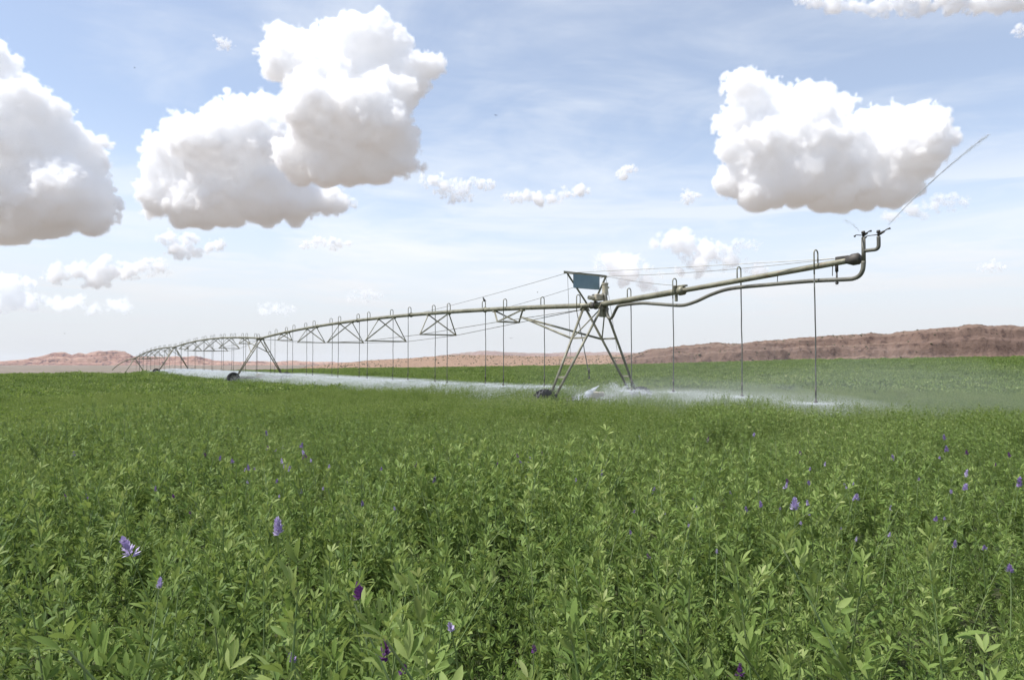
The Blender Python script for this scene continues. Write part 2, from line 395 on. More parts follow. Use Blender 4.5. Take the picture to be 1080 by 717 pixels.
left_mesa, _ = escarpment('mesa', M['rock_far'],
    [(-300, 378), (-120, 383), (-40, 381), (0, 380.7), (15, 379.5), (28, 378.8), (40, 375.7), (55, 371.6), (67, 371.5), (74, 374.8), (81, 372.2), (89, 373.8), (102, 370.6), (118, 370), (130, 370.6), (139, 375.5), (160, 376), (189, 376.3), (207, 375.8), (224, 380), (251, 381.6), (275, 381), (290, 382), (307, 380.2), (322, 381.2), (340, 382), (420, 384), (470, 386)],
    [(-300, 388.5), (470, 387.2)], 3400, 380, band2, 1000, 90, 6, 45, 'long pink banded sandstone mesas far off at the left horizon', xr=(-300, 470))
far_mesa, _ = escarpment('mesa', M['rock_blue'],
    [(380, 383), (430, 379), (470, 374.2), (485, 372.2), (505, 370.6), (522, 370.4), (535, 372), (570, 372.3), (610, 371.8), (650, 371.6), (700, 373), (800, 378)],
    [(380, 384), (800, 384)], 8500, 1500, band2, 300, 40, 16, 57, 'flat blue grey mesa on the horizon behind the sandy hill')

# scrub bushes dotted over hill and mesa top: one uncountable object
def ico(sub=1):
    import bmesh
    bm = bmesh.new(); bmesh.ops.create_icosphere(bm, subdivisions=sub, radius=1)
    V = np.array([v.co[:] for v in bm.verts]); Fs = np.array([[v.index for v in f.verts] for f in bm.faces]); bm.free(); return V, Fs
IV1, IF1 = ico(1); IV2, IF2 = ico(2); IV3, IF3 = ico(3)
def scatter(P, S, V0, F0, jit=.25, zs=.7):
    n = len(P); k = len(V0)
    V = V0[None]*S[:, None, None]*np.array((1, 1, zs))*(1+RNG.uniform(-jit, jit, (n, k, 1)))+P[:, None]
    Fs = F0[None]+(np.arange(n)*k)[:, None, None]
    return V.reshape(-1, 3), Fs.reshape(-1, 3)
sp_, ss_ = [], []
for GV, n, lo, hi, s0, s1 in ((HV, 2600, .02, .99, .25, .75), (RV, 1500, .55, 1., .22, .6), (RV, 350, .02, .55, .2, .5)):
    a = RNG.integers(0, GV.shape[0], n); b = (RNG.uniform(lo, hi, n)*(GV.shape[1]-1)).astype(int)
    P = GV[a, b]+np.stack([RNG.uniform(-1, 1, n), 0*a, 0*a], 1)
    keep = RNG.uniform(size=n) < (.25+.75*(fbm(P/30, 3, 4) > 0))
    sp_.append(P[keep]); ss_.append(RNG.uniform(s0, s1, n)[keep]**1.0)
sv, sf = scatter(np.concatenate(sp_), np.concatenate(ss_), IV1, IF1, .35)
tag(link('desert_scrub', mesh_np('desert_scrub', sv, sf, M['scrub'])), 'dark scrub bushes dotted over the tan hill and mesa top', 'scrub', kind='stuff')

# ------------------------------------------------------------------ clouds
def cloudmat(name, dens, col=(1, 1, 1)):
    m = bpy.data.materials.new(name); m.use_nodes = True; t = m.node_tree; t.nodes.clear()
    v = N(t, 'ShaderNodeVolumeScatter'); v.inputs['Color'].default_value = (*col, 1); v.inputs['Density'].default_value = dens
    v.inputs['Anisotropy'].default_value = .0
    o = N(t, 'ShaderNodeOutputMaterial'); t.links.new(v.outputs[0], o.inputs['Volume'])
    m.cycles.homogeneous_volume = True
    return m
VOXV = 1.8; FRAY = []
def vdbmat(name, dens):
    m = bpy.data.materials.new(name); m.use_nodes = True; t = m.node_tree; t.nodes.clear()
    v = N(t, 'ShaderNodeVolumeScatter'); v.inputs['Color'].default_value = (1, 1, 1, 1); v.inputs['Anisotropy'].default_value = 0
    at_ = N(t, 'ShaderNodeAttribute', attribute_name='density'); t.links.new(mth(t, 'MULTIPLY', at_.outputs['Fac'], dens), v.inputs['Density'])
    o = N(t, 'ShaderNodeOutputMaterial'); t.links.new(v.outputs[0], o.inputs['Volume']); return m
def fray(ob, lo, hi, vx, k, fz, dens, zb, seed):
    """adds a frayed skin of thin vapour (a density grid) round the solid core of a cloud"""
    m = vdbmat('cloud_vapour', dens)
    g = bpy.data.node_groups.new('cloud_fringe', 'GeometryNodeTree')
    g.interface.new_socket('Geometry', in_out='INPUT', socket_type='NodeSocketGeometry'); g.interface.new_socket('Geometry', in_out='OUTPUT', socket_type='NodeSocketGeometry')
    gi = N(g, 'NodeGroupInput'); go_ = N(g, 'NodeGroupOutput'); L = g.links.new
    px = N(g, 'GeometryNodeProximity', target_element='FACES'); L(gi.outputs[0], px.inputs[0])
    pos = N(g, 'GeometryNodeInputPosition').outputs[0]; nr = N(g, 'GeometryNodeInputNormal').outputs[0]
    sn = N(g, 'GeometryNodeSampleNearestSurface', data_type='FLOAT_VECTOR'); L(gi.outputs[0], sn.inputs['Mesh']); L(nr, sn.inputs['Value'])
    def vm(op, a, b=None):
        n = N(g, 'ShaderNodeVectorMath', operation=op); L(a, n.inputs[0])
        if b is not None:
            if isinstance(b, tuple): n.inputs[1].default_value = b
            else: L(b, n.inputs[1])
        return n
    dv = vm('SUBTRACT', pos, px.outputs['Position']).outputs[0]
    dt = vm('DOT_PRODUCT', dv, sn.outputs['Value']).outputs['Value']
    dist = mth(g, 'DIVIDE', px.outputs['Distance'], k*fz)
    sd = mth(g, 'MULTIPLY', dist, mth(g, 'SIGN', dt))                    # + outside, in fringe units
    pp = vm('ADD', vm('MULTIPLY', pos, (1/(k*fz),)*3).outputs[0], (seed*37.1, seed*11.3, 0.)).outputs[0]
    big = noise(g, pp, 1/26., 3, .55)
    n1 = mth(g, 'SUBTRACT', noise(g, pp, 1/6.5, 5, .66, .5), .5)
    vo = N(g, 'ShaderNodeTexVoronoi'); vo.inputs['Scale'].default_value = 1/9.; L(pp, vo.inputs['Vector'])
    bump = mth(g, 'SUBTRACT', .5, vo.outputs['Distance'])
    sz = N(g, 'ShaderNodeSeparateXYZ'); L(pos, sz.inputs[0])
    up = mth(g, 'ADD', mth(g, 'MULTIPLY', smooth(g, sz.outputs[2], zb, zb+24*k*fz), .75), .25)
    amp = mth(g, 'MULTIPLY', up, mth(g, 'ADD', mth(g, 'MULTIPLY', smooth(g, big, .35, .62), .9), .35))
    f = mth(g, 'ADD', mth(g, 'MULTIPLY', mth(g, 'ADD', mth(g, 'MULTIPLY', n1, 14.), mth(g, 'MULTIPLY', bump, 8.)), amp), mth(g, 'SUBTRACT', 2.2, sd))
    de = mth(g, 'MULTIPLY', smooth(g, f, 0, 2.6), smooth(g, dist, 8.5, 7.0))
    vc = N(g, 'GeometryNodeVolumeCube'); L(de, vc.inputs['Density'])
    vc.inputs['Min'].default_value = tuple(lo); vc.inputs['Max'].default_value = tuple(hi)
    for a, i in zip('XYZ', range(3)): vc.inputs['Resolution '+a].default_value = int(max(8, (hi[i]-lo[i])/vx))
    sm = N(g, 'GeometryNodeSetMaterial'); sm.inputs['Material'].default_value = m
    jn = N(g, 'GeometryNodeJoinGeometry')
    L(vc.outputs[0], sm.inputs[0]); L(sm.outputs[0], jn.inputs[0]); L(gi.outputs[0], jn.inputs[0]); L(jn.outputs[0], go_.inputs[0])
    ob.modifiers.new('cloud_fringe', 'NODES').node_group = g
BASE_ALT = 900.
def cloud(name, blobs, ybase, label, ext=16., vox=2.2, kids=16, seed=1, D=None, amp=1.0, sq=1.0, group=None, small=False):
    """union of billowing puffs above a flat base; ext = mean free path and vox = grain, both in photograph pixels"""
    rg = np.random.default_rng(seed)
    D = D or BASE_ALT*F/(381-ybase); k = D/F
    C, R = [], []
    if small:                                          # ragged scraps: break every puff into many, wider than tall
        nb = []
        for (px, py, r) in blobs:
            nb.append((px, py, r*.6))
            for _ in range(14):
                a, q = rg.uniform(0, 2*math.pi), math.sqrt(rg.uniform(0, 1)); x = px+math.cos(a)*q*r*1.5; y = py-math.sin(a)*q*r*.85
                nb.append((x, min(y, ybase-1), r*rg.uniform(.22, .5)*(1.2-.6*q)))
        blobs = nb
    for (px, py, r) in blobs:
        dy = rg.uniform(-.9, .9)*r*1.1; c_ = at(px, py, D)+(0, dy*k, 0)
        C.append(c_); R.append(r*k)
        for _ in range(int(kids*max(.4, r/18))):
            d = rg.normal(size=3); d /= np.linalg.norm(d)
            if d[2] < -.35: continue
            rk = r*rg.uniform(.20, .46)
            C.append(c_+d*(r-rk*.25)*k); R.append(rk*k)
    C = np.array(C); R = np.array(R)
    c0 = C.mean(0)
    V = (IV2[None]*R[:, None, None]+(C-c0)[:, None]).reshape(-1, 3)
    Fs = (IF2[None]+(np.arange(len(C))*len(IV2))[:, None, None]).reshape(-1, 3)
    me = mesh_np('raw', V, Fs, None); o = bpy.data.objects.new('raw', me); COL.objects.link(o)
    md = o.modifiers.new('r', 'REMESH'); md.mode = 'VOXEL'; md.voxel_size = vox*k
    dg = bpy.context.evaluated_depsgraph_get(); out = bpy.data.meshes.new_from_object(o.evaluated_get(dg))
    bpy.data.objects.remove(o); bpy.data.meshes.remove(me)
    n = len(out.vertices); P = np.empty(n*3, np.float32); out.vertices.foreach_get('co', P); P = P.reshape(-1, 3).astype(float)
    Nn = np.empty(n*3, np.float32); out.vertices.foreach_get('normal', Nn); Nn = Nn.reshape(-1, 3)
    q = P/k                                            # in pixels
    w = fbm(q/15, 3, seed+40)
    q2 = q+np.stack([fbm(q/9, 2, seed+50+i) for i in range(3)], 1)*3
    q3 = q+np.stack([fbm(q/22, 2, seed+60+i) for i in range(3)], 1)*7
    sel = np.clip(.5+1.1*fbm(q/24, 3, seed+44), .08, 1.2)        # crisp billows in some places, smooth haze in others
    d = 6*fbm(q/34, 3, seed)
    d += 8.5*(.5-worley(q3/27, seed+6))+7.5*(.5-worley(q2/13, seed+1))*(.5+.5*sel)+3.0*(.5-worley(q2/6.3, seed+2))*(.4+.6*sel)
    d = d*amp-(2.0 if not small else .8)
    zb = EYE+(381-ybase)/F*D-c0[2]
    h = (P[:, 2]-zb)/k
    d *= np.clip(.35+h/30, .35, 1)
    P = P+Nn*(d*k)[:, None]
    h = P[:, 2]-zb+fbm(q/20, 3, seed+8)*2.0*k*sq
    P[:, 2] = np.where(h < 0, P[:, 2]-h*.93, P[:, 2])
    out.vertices.foreach_set('co', P.astype(np.float32).ravel()); out.update()
    out.materials.clear(); out.materials.append(cloudmat('cloud_droplets', 1/(ext*(2.6 if small else 1)*k)))
    ob = link(name, out, loc=c0)
    fz = .55 if small else 1.0; pad = 9*fz*k
    lo = P.min(0)-pad; hi = P.max(0)+pad; lo[2] = max(lo[2], zb-4*k); lo[0] = max(lo[0], at(-70, ybase, D)[0]-c0[0])
    FRAY.append((ob, lo, hi, VOXV*k*(.62 if small else 1), k, fz, 1/(ext*(1.0 if small else .11)*k), zb, seed))
    tag(ob, label, 'cloud', group or 'cumulus clouds in the sky'); return ob
C8 = [(777, 95, 18), (800, 101, 19), (822, 100, 17), (846, 109, 15), (866, 104, 15), (884, 117, 14), (774, 125, 19), (777, 155, 20), (784, 188, 21), (800, 198, 26), (812, 146, 34), (850, 156, 38), (880, 158, 34), (815, 206, 16), (838, 208, 15), (865, 208, 15), (893, 208, 15), (920, 207, 14), (800, 160, 28), (825, 172, 30), (840, 185, 36), (880, 190, 34), (915, 182, 36), (925, 127, 18), (951, 125, 18), (975, 125, 15), (988, 128, 13), (985, 148, 14), (950, 160, 33), (965, 176, 20), (940, 195, 26), (905, 150, 30)]
cloud('cloud', C8, 221, 'big white cumulus standing alone in the right sky above the pipe end', 34.0, 1.3, seed=3)
C2u = [(297, 42, 18), (318, 48, 22), (345, 44, 20), (372, 42, 22), (395, 40, 20), (418, 48, 16), (440, 76, 16), (456, 74, 14), (430, 85, 20), (305, 75, 22), (340, 85, 40), (385, 85, 42), (415, 110, 26), (322, 115, 26), (350, 130, 42), (395, 135, 38), (415, 150, 24), (422, 176, 14), (335, 160, 32), (308, 165, 18), (375, 170, 28), (402, 176, 20), (350, 176, 24), (434, 175, 8), (318, 185, 13), (342, 187, 12), (368, 187, 12), (395, 186, 12)]
cloud('cloud', C2u, 197, 'tallest white cumulus tower at upper left with a rounded knob on its right shoulder', 34.0, 1.3, seed=5)
C2l = [(172, 160, 17), (190, 140, 18), (212, 134, 18), (235, 136, 18), (250, 122, 18), (272, 114, 18), (286, 118, 18), (175, 185, 25), (205, 170, 34), (240, 165, 36), (275, 155, 34), (300, 150, 25), (170, 213, 19), (200, 210, 30), (240, 210, 32), (280, 205, 34), (315, 213, 24), (345, 214, 18), (356, 212, 13), (158, 222, 9), (185, 229, 12), (215, 230, 12), (248, 230, 12), (280, 230, 11), (310, 230, 11)]
cloud('cloud', C2l, 241, 'broad white cumulus with a flat pinkish base below the tall tower cloud', 34.0, 1.3, seed=8)
C1 = [(5, 72, 20), (-20, 80, 30), (10, 105, 28), (40, 113, 22), (60, 130, 20), (80, 143, 14), (100, 148, 9), (25, 150, 40), (60, 165, 34), (85, 180, 18), (100, 200, 18), (113, 214, 13), (118, 232, 11), (70, 210, 34), (30, 205, 45), (-20, 150, 50), (-20, 210, 50), (95, 230, 18), (-70, 170, 50), (-80, 215, 45)]
cloud('cloud', C1, 249, 'large white cumulus cut off by the left edge of the sky', 34.0, 1.3, seed=11)
SM = dict(vox=1.3, kids=7, amp=.5, small=True)
cloud('cloud', [(178, 248, 10), (195, 255, 9), (185, 262, 10), (205, 266, 8), (220, 262, 7), (231, 259, 5), (192, 268, 8)], 276, 'small white puff hanging just below the flat pinkish cloud base', 5.6, seed=14, **SM)
cloud('cloud', [(62, 290, 12), (84, 286, 15), (108, 284, 14), (133, 286, 12), (152, 282, 12), (168, 281, 9), (100, 296, 12)], 304, 'long low grey white cloud under the left cumulus', 6.8, seed=15, **SM)
cloud('cloud', [(-12, 306, 20), (8, 304, 18), (24, 314, 14), (5, 318, 17), (36, 322, 10)], 331, 'pale low cloud bank at the far left edge near the horizon', 7.8, seed=16, **SM)
cloud('cloud', [(60, 322, 10), (76, 320, 11), (95, 326, 7), (123, 322, 9), (132, 326, 6)], 334, 'faint low cloud pair just right of the pale left edge bank', 12.4, seed=17, **SM)
cloud('cloud', [(455, 191, 9), (469, 197, 10), (484, 196, 9), (499, 195, 6), (514, 195, 4), (478, 208, 8), (490, 205, 6)], 216, 'small ragged white cloud right of the tall tower cloud', 5.1, D=5600, seed=18, **SM)
cloud('cloud', [(540, 208, 6), (554, 206, 7), (568, 210, 8), (584, 209, 7), (599, 204, 6), (612, 201, 6)], 218, 'small wedge shaped white cloud in the middle of the blue', 5.1, seed=19, **SM)
cloud('cloud', [(323, 257, 4), (338, 255, 5.5), (353, 257, 5), (366, 257, 3)], 262, 'tiny flat white cloud over the pale veil left of centre', 3.9, seed=20, vox=1.1, kids=6, amp=.4, small=True)
cloud('cloud', [(661, 180, 4), (655, 184, 2.5), (667, 178, 2.5)], 188, 'tiny wisp of cloud above the middle of the pipe mast', 3.9, seed=21, vox=.9, kids=6, amp=.5, small=True)
cloud('cloud', [(728, 205, 5), (724, 209, 4), (735, 206, 3)], 215, 'tiny round white puff left of the big right cumulus', 3.9, seed=22, vox=.9, kids=6, amp=.5, small=True)
cloud('cloud', [(236, 47, 5), (231, 43, 3.5), (241, 49, 3)], 55, 'tiny broken puff left of the tall tower cloud top', 5.1, seed=23, vox=.9, kids=6, amp=.6, small=True)
cloud('cloud', [(648, 282, 17), (664, 288, 18), (640, 275, 11), (682, 297, 13), (655, 271, 8)], 308, 'pale billowing cloud right behind the tower mast', 11.2, seed=24, **SM)
cloud('cloud', [(705, 256, 13), (724, 258, 17), (745, 266, 18), (764, 263, 8), (783, 259, 7), (794, 259, 5), (768, 276, 12), (735, 280, 16), (800, 285, 8)], 300, 'pale billowing cloud above the overhanging pipe', 10.0, seed=25, **SM)
cloud('cloud', [(845, 0, 6), (862, 3, 8), (880, 6, 10), (898, 8, 10), (915, 9, 11), (932, 8, 12), (950, 6, 13), (968, 4, 15), (990, 2, 17), (1012, 2, 17), (1035, 2, 17), (1058, 1, 17), (1080, 1, 16), (1105, 1, 16), (960, -12, 18), (1000, -16, 18), (1050, -16, 18)], 23, 'flat white cloud cut off by the top right edge', 8, seed=26, vox=1.6, kids=8, amp=.6, small=True)
cloud('cloud', [(1078, 32, 5), (1090, 30, 6)], 38, 'small white scrap below the flat cloud in the top right corner', 5.1, seed=31, vox=1.2, kids=6, amp=.5, small=True)
cloud('cloud', [(965, 222, 10), (985, 216, 10), (1003, 213, 8), (1018, 212, 5), (940, 228, 7)], 234, 'low ragged cloud trailing right below the big right cumulus', 10.0, seed=27, **SM)
cloud('cloud', [(277, 328, 6), (290, 326, 7), (302, 328, 5)], 335, 'small faint cloud low above the far spans', 11.2, seed=28, **SM)
cloud('cloud', [(385, 311, 7), (373, 313, 4), (397, 312, 4)], 319, 'small faint cloud above the second span', 10.0, seed=29, **SM)
cloud('cloud', [(1045, 281, 5), (1037, 282, 3), (1052, 282, 3)], 285, 'tiny white cloud low at the right below the gun jet', 5.1, seed=30, vox=1.0, kids=6, amp=.4, small=True)

# ------------------------------------------------------------------ the centre pivot irrigation machine
U = np.array((-.565, .825, 0.)); U /= np.linalg.norm(U)      # along the pipe, away from the camera
W = np.array((U[1], -U[0], 0.))                              # across the pipe, to the right and away
T1 = np.array(at(627, 322, 28.6)[:2]); SPAN = 50.0
PIPE_Z = EYE+2.27
ANG = math.atan2(U[1], U[0])
towers = [T1+U[:2]*SPAN*i for i in range(5)]
TZ = [PIPE_Z-4.53, PIPE_Z-4.53, PIPE_Z-4.53-.05, PIPE_Z-4.53-1.6, PIPE_Z-4.53-4.6]
PZ = [z+4.53 for z in TZ]

def make_tyre(parent, y, x=0):
    """lugged tractor tyre on a rim; axis along local X"""
    hub = empty('wheel', (x, y, .6), 0, parent)
    b = MB(); k = 36; prof = [(-.13, .36), (-.17, .42), (-.175, .50), (-.15, .545), (0, .56), (.15, .545), (.175, .50), (.17, .42), (.13, .36)]
    V = [(px, r*math.cos(2*math.pi*i/k), r*math.sin(2*math.pi*i/k)) for i in range(k) for px, r in prof]
    n = len(prof)
    b.add(V, [(i*n+j, i*n+j+1, ((i+1) % k)*n+j+1, ((i+1) % k)*n+j) for i in range(k) for j in range(n-1)])
    for i in range(20):                                      # herring-bone lugs
        for s in (-1, 1):
            t0 = 2*math.pi*(i+(.25 if s > 0 else -.25))/20; t1 = t0+.20
            P = []
            for (px, t) in ((.0, t1), (s*.172, t0)):
                for dt in (-.055, .055):
                    for r in (.50 if px else .54, .585 if px else .605):
                        P.append((px, r*math.cos(t+dt), r*math.sin(t+dt)))
            b.add(P, [(0, 1, 3, 2), (4, 6, 7, 5), (0, 4, 5, 1), (2, 3, 7, 6), (1, 5, 7, 3), (0, 2, 6, 4)])
    b.build('tyre', M['tyre'], hub)
    d = MB()
    V = []; pr = [(-.12, .36), (-.10, .33), (-.02, .31), (.0, .12), (.05, .11), (.05, 0.001)]
    V = [(px, r*math.cos(2*math.pi*i/24), r*math.sin(2*math.pi*i/24)) for i in range(24) for px, r in pr]; n = len(pr)
    d.add(V, [(i*n+j, i*n+j+1, ((i+1) % 24)*n+j+1, ((i+1) % 24)*n+j) for i in range(24) for j in range(n-1)])
    d.tube([(-.13, 0, 0), (.13, 0, 0)], .05, 10)
    d.build('rim', M['rim'], hub)

def make_tower(i):
    o = empty('irrigation_tower', (towers[i][0], towers[i][1], TZ[i]), ANG)
    top, bot = 4.42, .68
    ends = {('A'): (.62, .10, 2.28, .14), ('B'): (-.55, -.10, 2.28, -.14), ('C'): (.62, .10, -2.28, .14), ('D'): (-.55, -.10, -2.28, -.14)}
    L = {}
    for k, (xt, yt, yb, xb) in ends.items():
        p, q = np.array((xt, math.copysign(.08, yb)*1.0, top)), np.array((xb, yb, bot)); L[k] = (p, q)
        MB().bar(p, q, .052, 8).build('leg', M['galv'], o, True)
    lev = lambda k, z: L[k][0]+(L[k][1]-L[k][0])*((top-z)/(top-bot))
    for z in (3.18, 1.63):
        for a, b in (('A', 'B'), ('C', 'D')): MB().angle(lev(a, z), lev(b, z), .07).build('cross_bar', M['steel'], o)
    MB().angle(lev('C', 2.4), lev('D', 2.4), .06).build('cross_bar', M['steel'], o)
    MB().angle(lev('A', 2.4), lev('B', 2.4), .06).build('cross_bar', M['steel'], o)
    MB().bar(lev('A', 3.18), L['B'][0]+(0, 0, .0), .028).build('brace', M['steel'], o)
    MB().bar(lev('C', 3.18), L['D'][0]+(0, 0, .0), .028).build('brace', M['steel'], o)
    for a in ('A', 'C'): MB().bar((5.1, 0, 4.30), lev(a, 3.18), .045, 8).build('brace', M['galv'], o, True)
    MB().box((0, 0, .66), (.10, 2.55, .10), 0, .02).build('base_beam', M['galv'], o)
    g = MB().box((0, .1, .90), (.17, .24, .15), 0, .05); g.tube([(0, -.12, .92), (0, -.45, .92)], .10, 12)
    g.build('drive_motor', M['boxpaint'], o)
    for s in (1, -1): MB().bar((.0, .2*s, .86), (.0, 2.2*s, .80), .022).build('drive_shaft', M['steel'], o)
    for s in (1, -1):
        MB().box((.12, 2.5*s, .6), (.16, .16, .17), 0, .04).build('gearbox', M['dark'], o)
        make_tyre(o, 2.55*s, -.06)
    # saddle plates joining the legs to the pipe
    for x in (.62, -.55):
        MB().add([(x-.012, -.30, 4.34), (x+.012, -.30, 4.34), (x+.012, .30, 4.34), (x-.012, .30, 4.34), (x-.012, -.13, 4.56), (x+.012, -.13, 4.56), (x+.012, .13, 4.56), (x-.012, .13, 4.56)], [(3, 2, 1, 0), (4, 5, 6, 7), (0, 1, 5, 4), (1, 2, 6, 5), (2, 3, 7, 6), (3, 0, 4, 7)]).build('saddle_plate', M['galv'], o)
    fx = MB(); fx.tube([(-.1, 0, 4.53), (-.05, 0, 4.53), (-.05, 0, 4.53), (.1, 0, 4.53)], [.17, .17, .13, .13], 16); fx.build('pipe_joint', M['dark'], o, True)
    return o, lev
names = ['tall steel lattice tower nearest the camera carrying the blue panel mast', 'second steel tower from the near end, wheels half sunk in crop',
         'third steel tower from the near end, small against the desert flats', 'last tower in sight with its legs sinking behind the field crest']
TW = []
for i in range(4):
    o, lev = make_tower(i); TW.append(o); tag(o, names[i], 'irrigation tower', 'towers of the centre pivot machine')
t1 = TW[0]
# mast on the near tower (local frame: X along pipe away, Y towards the near wheel)
def mst(px, py, y):  # height for a photograph row on the tower plane
    return (381-py)/F*28.6+EYE-TZ[0]
zt = mst(0, 290, 0)
LB = 1.40; RB = -.62
MB().angle((0, LB*1.12, zt), (0, RB*1.12, zt-.02), .10, .012).build('mast_bar', M['galv'], t1)
for yy, q in ((LB, .32), (RB, .05)):
    MB().angle((0, yy, zt-.03), (.1, q if yy > 0 else -.05, 4.60), .085, .012).build('mast_strut', M['galv'], t1)
pn = MB(); pn.box((-.04, .45, zt-.31), (.025, .68, .28), 0, .008); pn.build('panel', M['panel'], t1)
c = MB().box((-.25, .05, 4.83), (.16, .20, .13), 0, .03); c.tube([(-.25, .20, 4.80), (-.25, .52, 4.80)], .085, 12); c.build('control_box', M['boxpaint'], t1)
v = MB(); v.tube([(-.35, -.26, 4.60), (-.35, -.26, 4.95)], .075, 12); v.tube([(-.35, -.26, 4.93), (-.35, -.26, 5.36), (-.35, -.26, 5.36), (-.35, -.26, 5.42)], [.12, .12, .14, .14], 14)
v.tube([(-.35, -.30, 5.25), (-.35, -.46, 5.25)], .04, 8); v.build('valve', M['boxpaint'], t1)
MB().box((-.30, -.22, 4.22), (.12, .20, .17), .2, .02).build('junction_box', M['galv'], t1)
for yy, tgt in ((LB, 1.15), (RB, -1.3)):
    MB().bar((0, yy, zt), (.1, tgt*1.02, 2.5 if yy > 0 else 2.7), .009, 5).build('guy_wire', M['cable'], t1)
def loc1(p):
    """world -> near tower local"""
    d = np.asarray(p, float)-np.array((towers[0][0], towers[0][1], TZ[0])); n = np.array((-W[0], -W[1], 0))
    return np.array((np.dot(d, U), np.dot(d, n), d[2]))

def sagged(p, q, sag, n=14):
    t = np.linspace(0, 1, n)[:, None]; P = np.asarray(p)+(np.asarray(q)-np.asarray(p))*t; P[:, 2] -= (sag*4*t*(1-t))[:, 0]; return P
# ---- spans
BT = [.125, .265, .405, .545, .695, .84]; BD = [.66, 1.25, 1.55, 1.5, 1.25, .72]
def span_pt(i, t, bow=.58):
    p = towers[i]+(towers[i+1]-towers[i])*t
    return np.array((p[0], p[1], PZ[i]+(PZ[i+1]-PZ[i])*t+bow*4*t*(1-t)))
snames = ['first span of pipe and truss left of the near tower, closest and largest', 'second span of pipe and truss between the second and third towers',
          'third span of arched pipe left of the third tower, small', 'last stretch of pipe dipping behind the crop at far left']
SPANS = []
for i in range(4):
    o = empty('irrigation_span', tuple(span_pt(i, 0))); org = span_pt(i, 0); SPANS.append(o)
    tag(o, snames[i], 'pipe span', 'spans of the centre pivot machine')
    ts = np.linspace(0, 1, 41); P = np.array([span_pt(i, t) for t in ts])-org
    b = MB(); b.tube(P, .105, 14)
    for t in np.arange(0.0, 1.001, 1/6):                     # flanged joints
        c_ = span_pt(i, min(max(t, .004), .996))-org; dd = span_pt(i, min(t+.01, 1))-span_pt(i, max(t-.01, 0)); dd /= np.linalg.norm(dd)
        b.tube([c_-dd*.02, c_+dd*.02], .145, 14)
    b.build('pipe', M['galv'], o, True)
    if i == 3: continue
    prev = None
    bays = []
    for t, dp in zip(BT, BD):
        c_ = span_pt(i, t)-org; Lp = c_-W*(dp*.92)-(0, 0, dp); Rp = c_+W*(dp*.92)-(0, 0, dp)
        A = span_pt(i, t+.024)-org; B = span_pt(i, t-.024)-org
        for pp in (A, B):
            MB().box(pp-(0, 0, .10), (.09, .09, .05), ANG, .01).build('truss_clamp', M['steel'], o)
            for qq in (Lp, Rp): MB().angle(pp-(0, 0, .08), qq, .065, .008).build('brace', M['steel'], o)
        MB().angle(Lp, Rp, .075, .008).build('cross_strut', M['steel'], o)
        bays.append((Lp, Rp))
    st = span_pt(i, 0)-org+(0, 0, -.12); en = span_pt(i, 1)-org+(0, 0, -.12)
    for s in (0, 1):
        pts = [st+U*.62]+[b_[s] for b_ in bays]+[en-U*.6]
        for p, q in zip(pts[:-1], pts[1:]): MB().bar(p, q, .017, 6).build('truss_rod', M['cable'], o)
# cables from the mast bar to the pipe of the first span
org = np.array(SPANS[0].location)
m0 = np.array((towers[0][0], towers[0][1], TZ[0]+zt))
for yy, t in ((LB, .30), (RB, .12)):
    p = loc1(m0-W*yy); q = loc1(span_pt(0, t)+(0, 0, .1))
    MB().tube(sagged(p, q, .05), .010, 5).build('cable', M['cable'], t1)

# ---- overhang
END = at(905, 273, 19.5); ov_dir = END-np.array((T1[0], T1[1], PIPE_Z))
OV = float(np.dot(ov_dir[:2], -U[:2])); OZ = END[2]
def ov_pt(s):      # s metres from the tower along the overhang
    t = s/OV; return np.array((T1[0]-U[0]*s, T1[1]-U[1]*s, PIPE_Z+(OZ-PIPE_Z)*(t**1.15)))
oo = empty('irrigation_overhang', tuple(ov_pt(0))); oorg = ov_pt(0)
tag(oo, 'cantilevered pipe arm right of the near tower with twin sprinkler risers at its tip', 'pipe overhang')
b = MB(); P = [ov_pt(s)-oorg for s in np.linspace(0, OV*.995, 24)]; s0 = OV*.42
b.tube([p for p in P if True], [.108 if s < s0 else .085 for s in np.linspace(0, OV, 24)], 14)
for s in (s0, ): dd = ov_pt(s+.1)-ov_pt(s-.1); dd /= np.linalg.norm(dd); b.tube([ov_pt(s)-oorg-dd*.10, ov_pt(s)-oorg+dd*.10], .16, 14)
b.build('pipe', M['galv'], oo, True)
def perp_end():
    dd = ov_pt(OV)-ov_pt(OV-.3); return dd/np.linalg.norm(dd)
de = perp_end(); e0 = ov_pt(OV)-oorg
MB().tube([e0-de*.32, e0-de*.22, e0-de*.14, e0+de*.02, e0+de*.08], [.09, .13, .165, .165, .10], 16).build('end_cap', M['dark'], oo, True)
MB().box(e0-de*.42+(0, 0, .10), (.22, .05, .05), ANG, .01).build('cable_bracket', M['dark'], oo)
k_ = MB(); c_ = ov_pt(s0)-oorg; k_.box(c_+(0, 0, .17), (.24, .06, .03), ANG, .01); k_.box(c_-(0, 0, .16)+U*.25, (.04, .05, .20), ANG, .01); k_.box(c_+U*.25+(0, 0, .06), (.05, .14, .14), ANG, .02)
k_.build('cable_bracket', M['galv'], oo)
for (px, py, s, off) in ((0, 0, OV-.45, .10), ):
    MB().tube(sagged(m0-W*LB-oorg, ov_pt(OV-.6)-oorg+(0, 0, .12), .02), .010, 5).build('cable', M['cable'], oo)
    MB().tube(sagged(m0-W*RB-oorg, ov_pt(OV-.6)-oorg+(0, 0, .12), .10), .010, 5).build('cable', M['cable'], oo)
MB().tube(sagged(m0-W*RB-oorg, ov_pt(s0)-oorg+(0, 0, .17), .05), .010, 5).build('cable', M['cable'], oo)
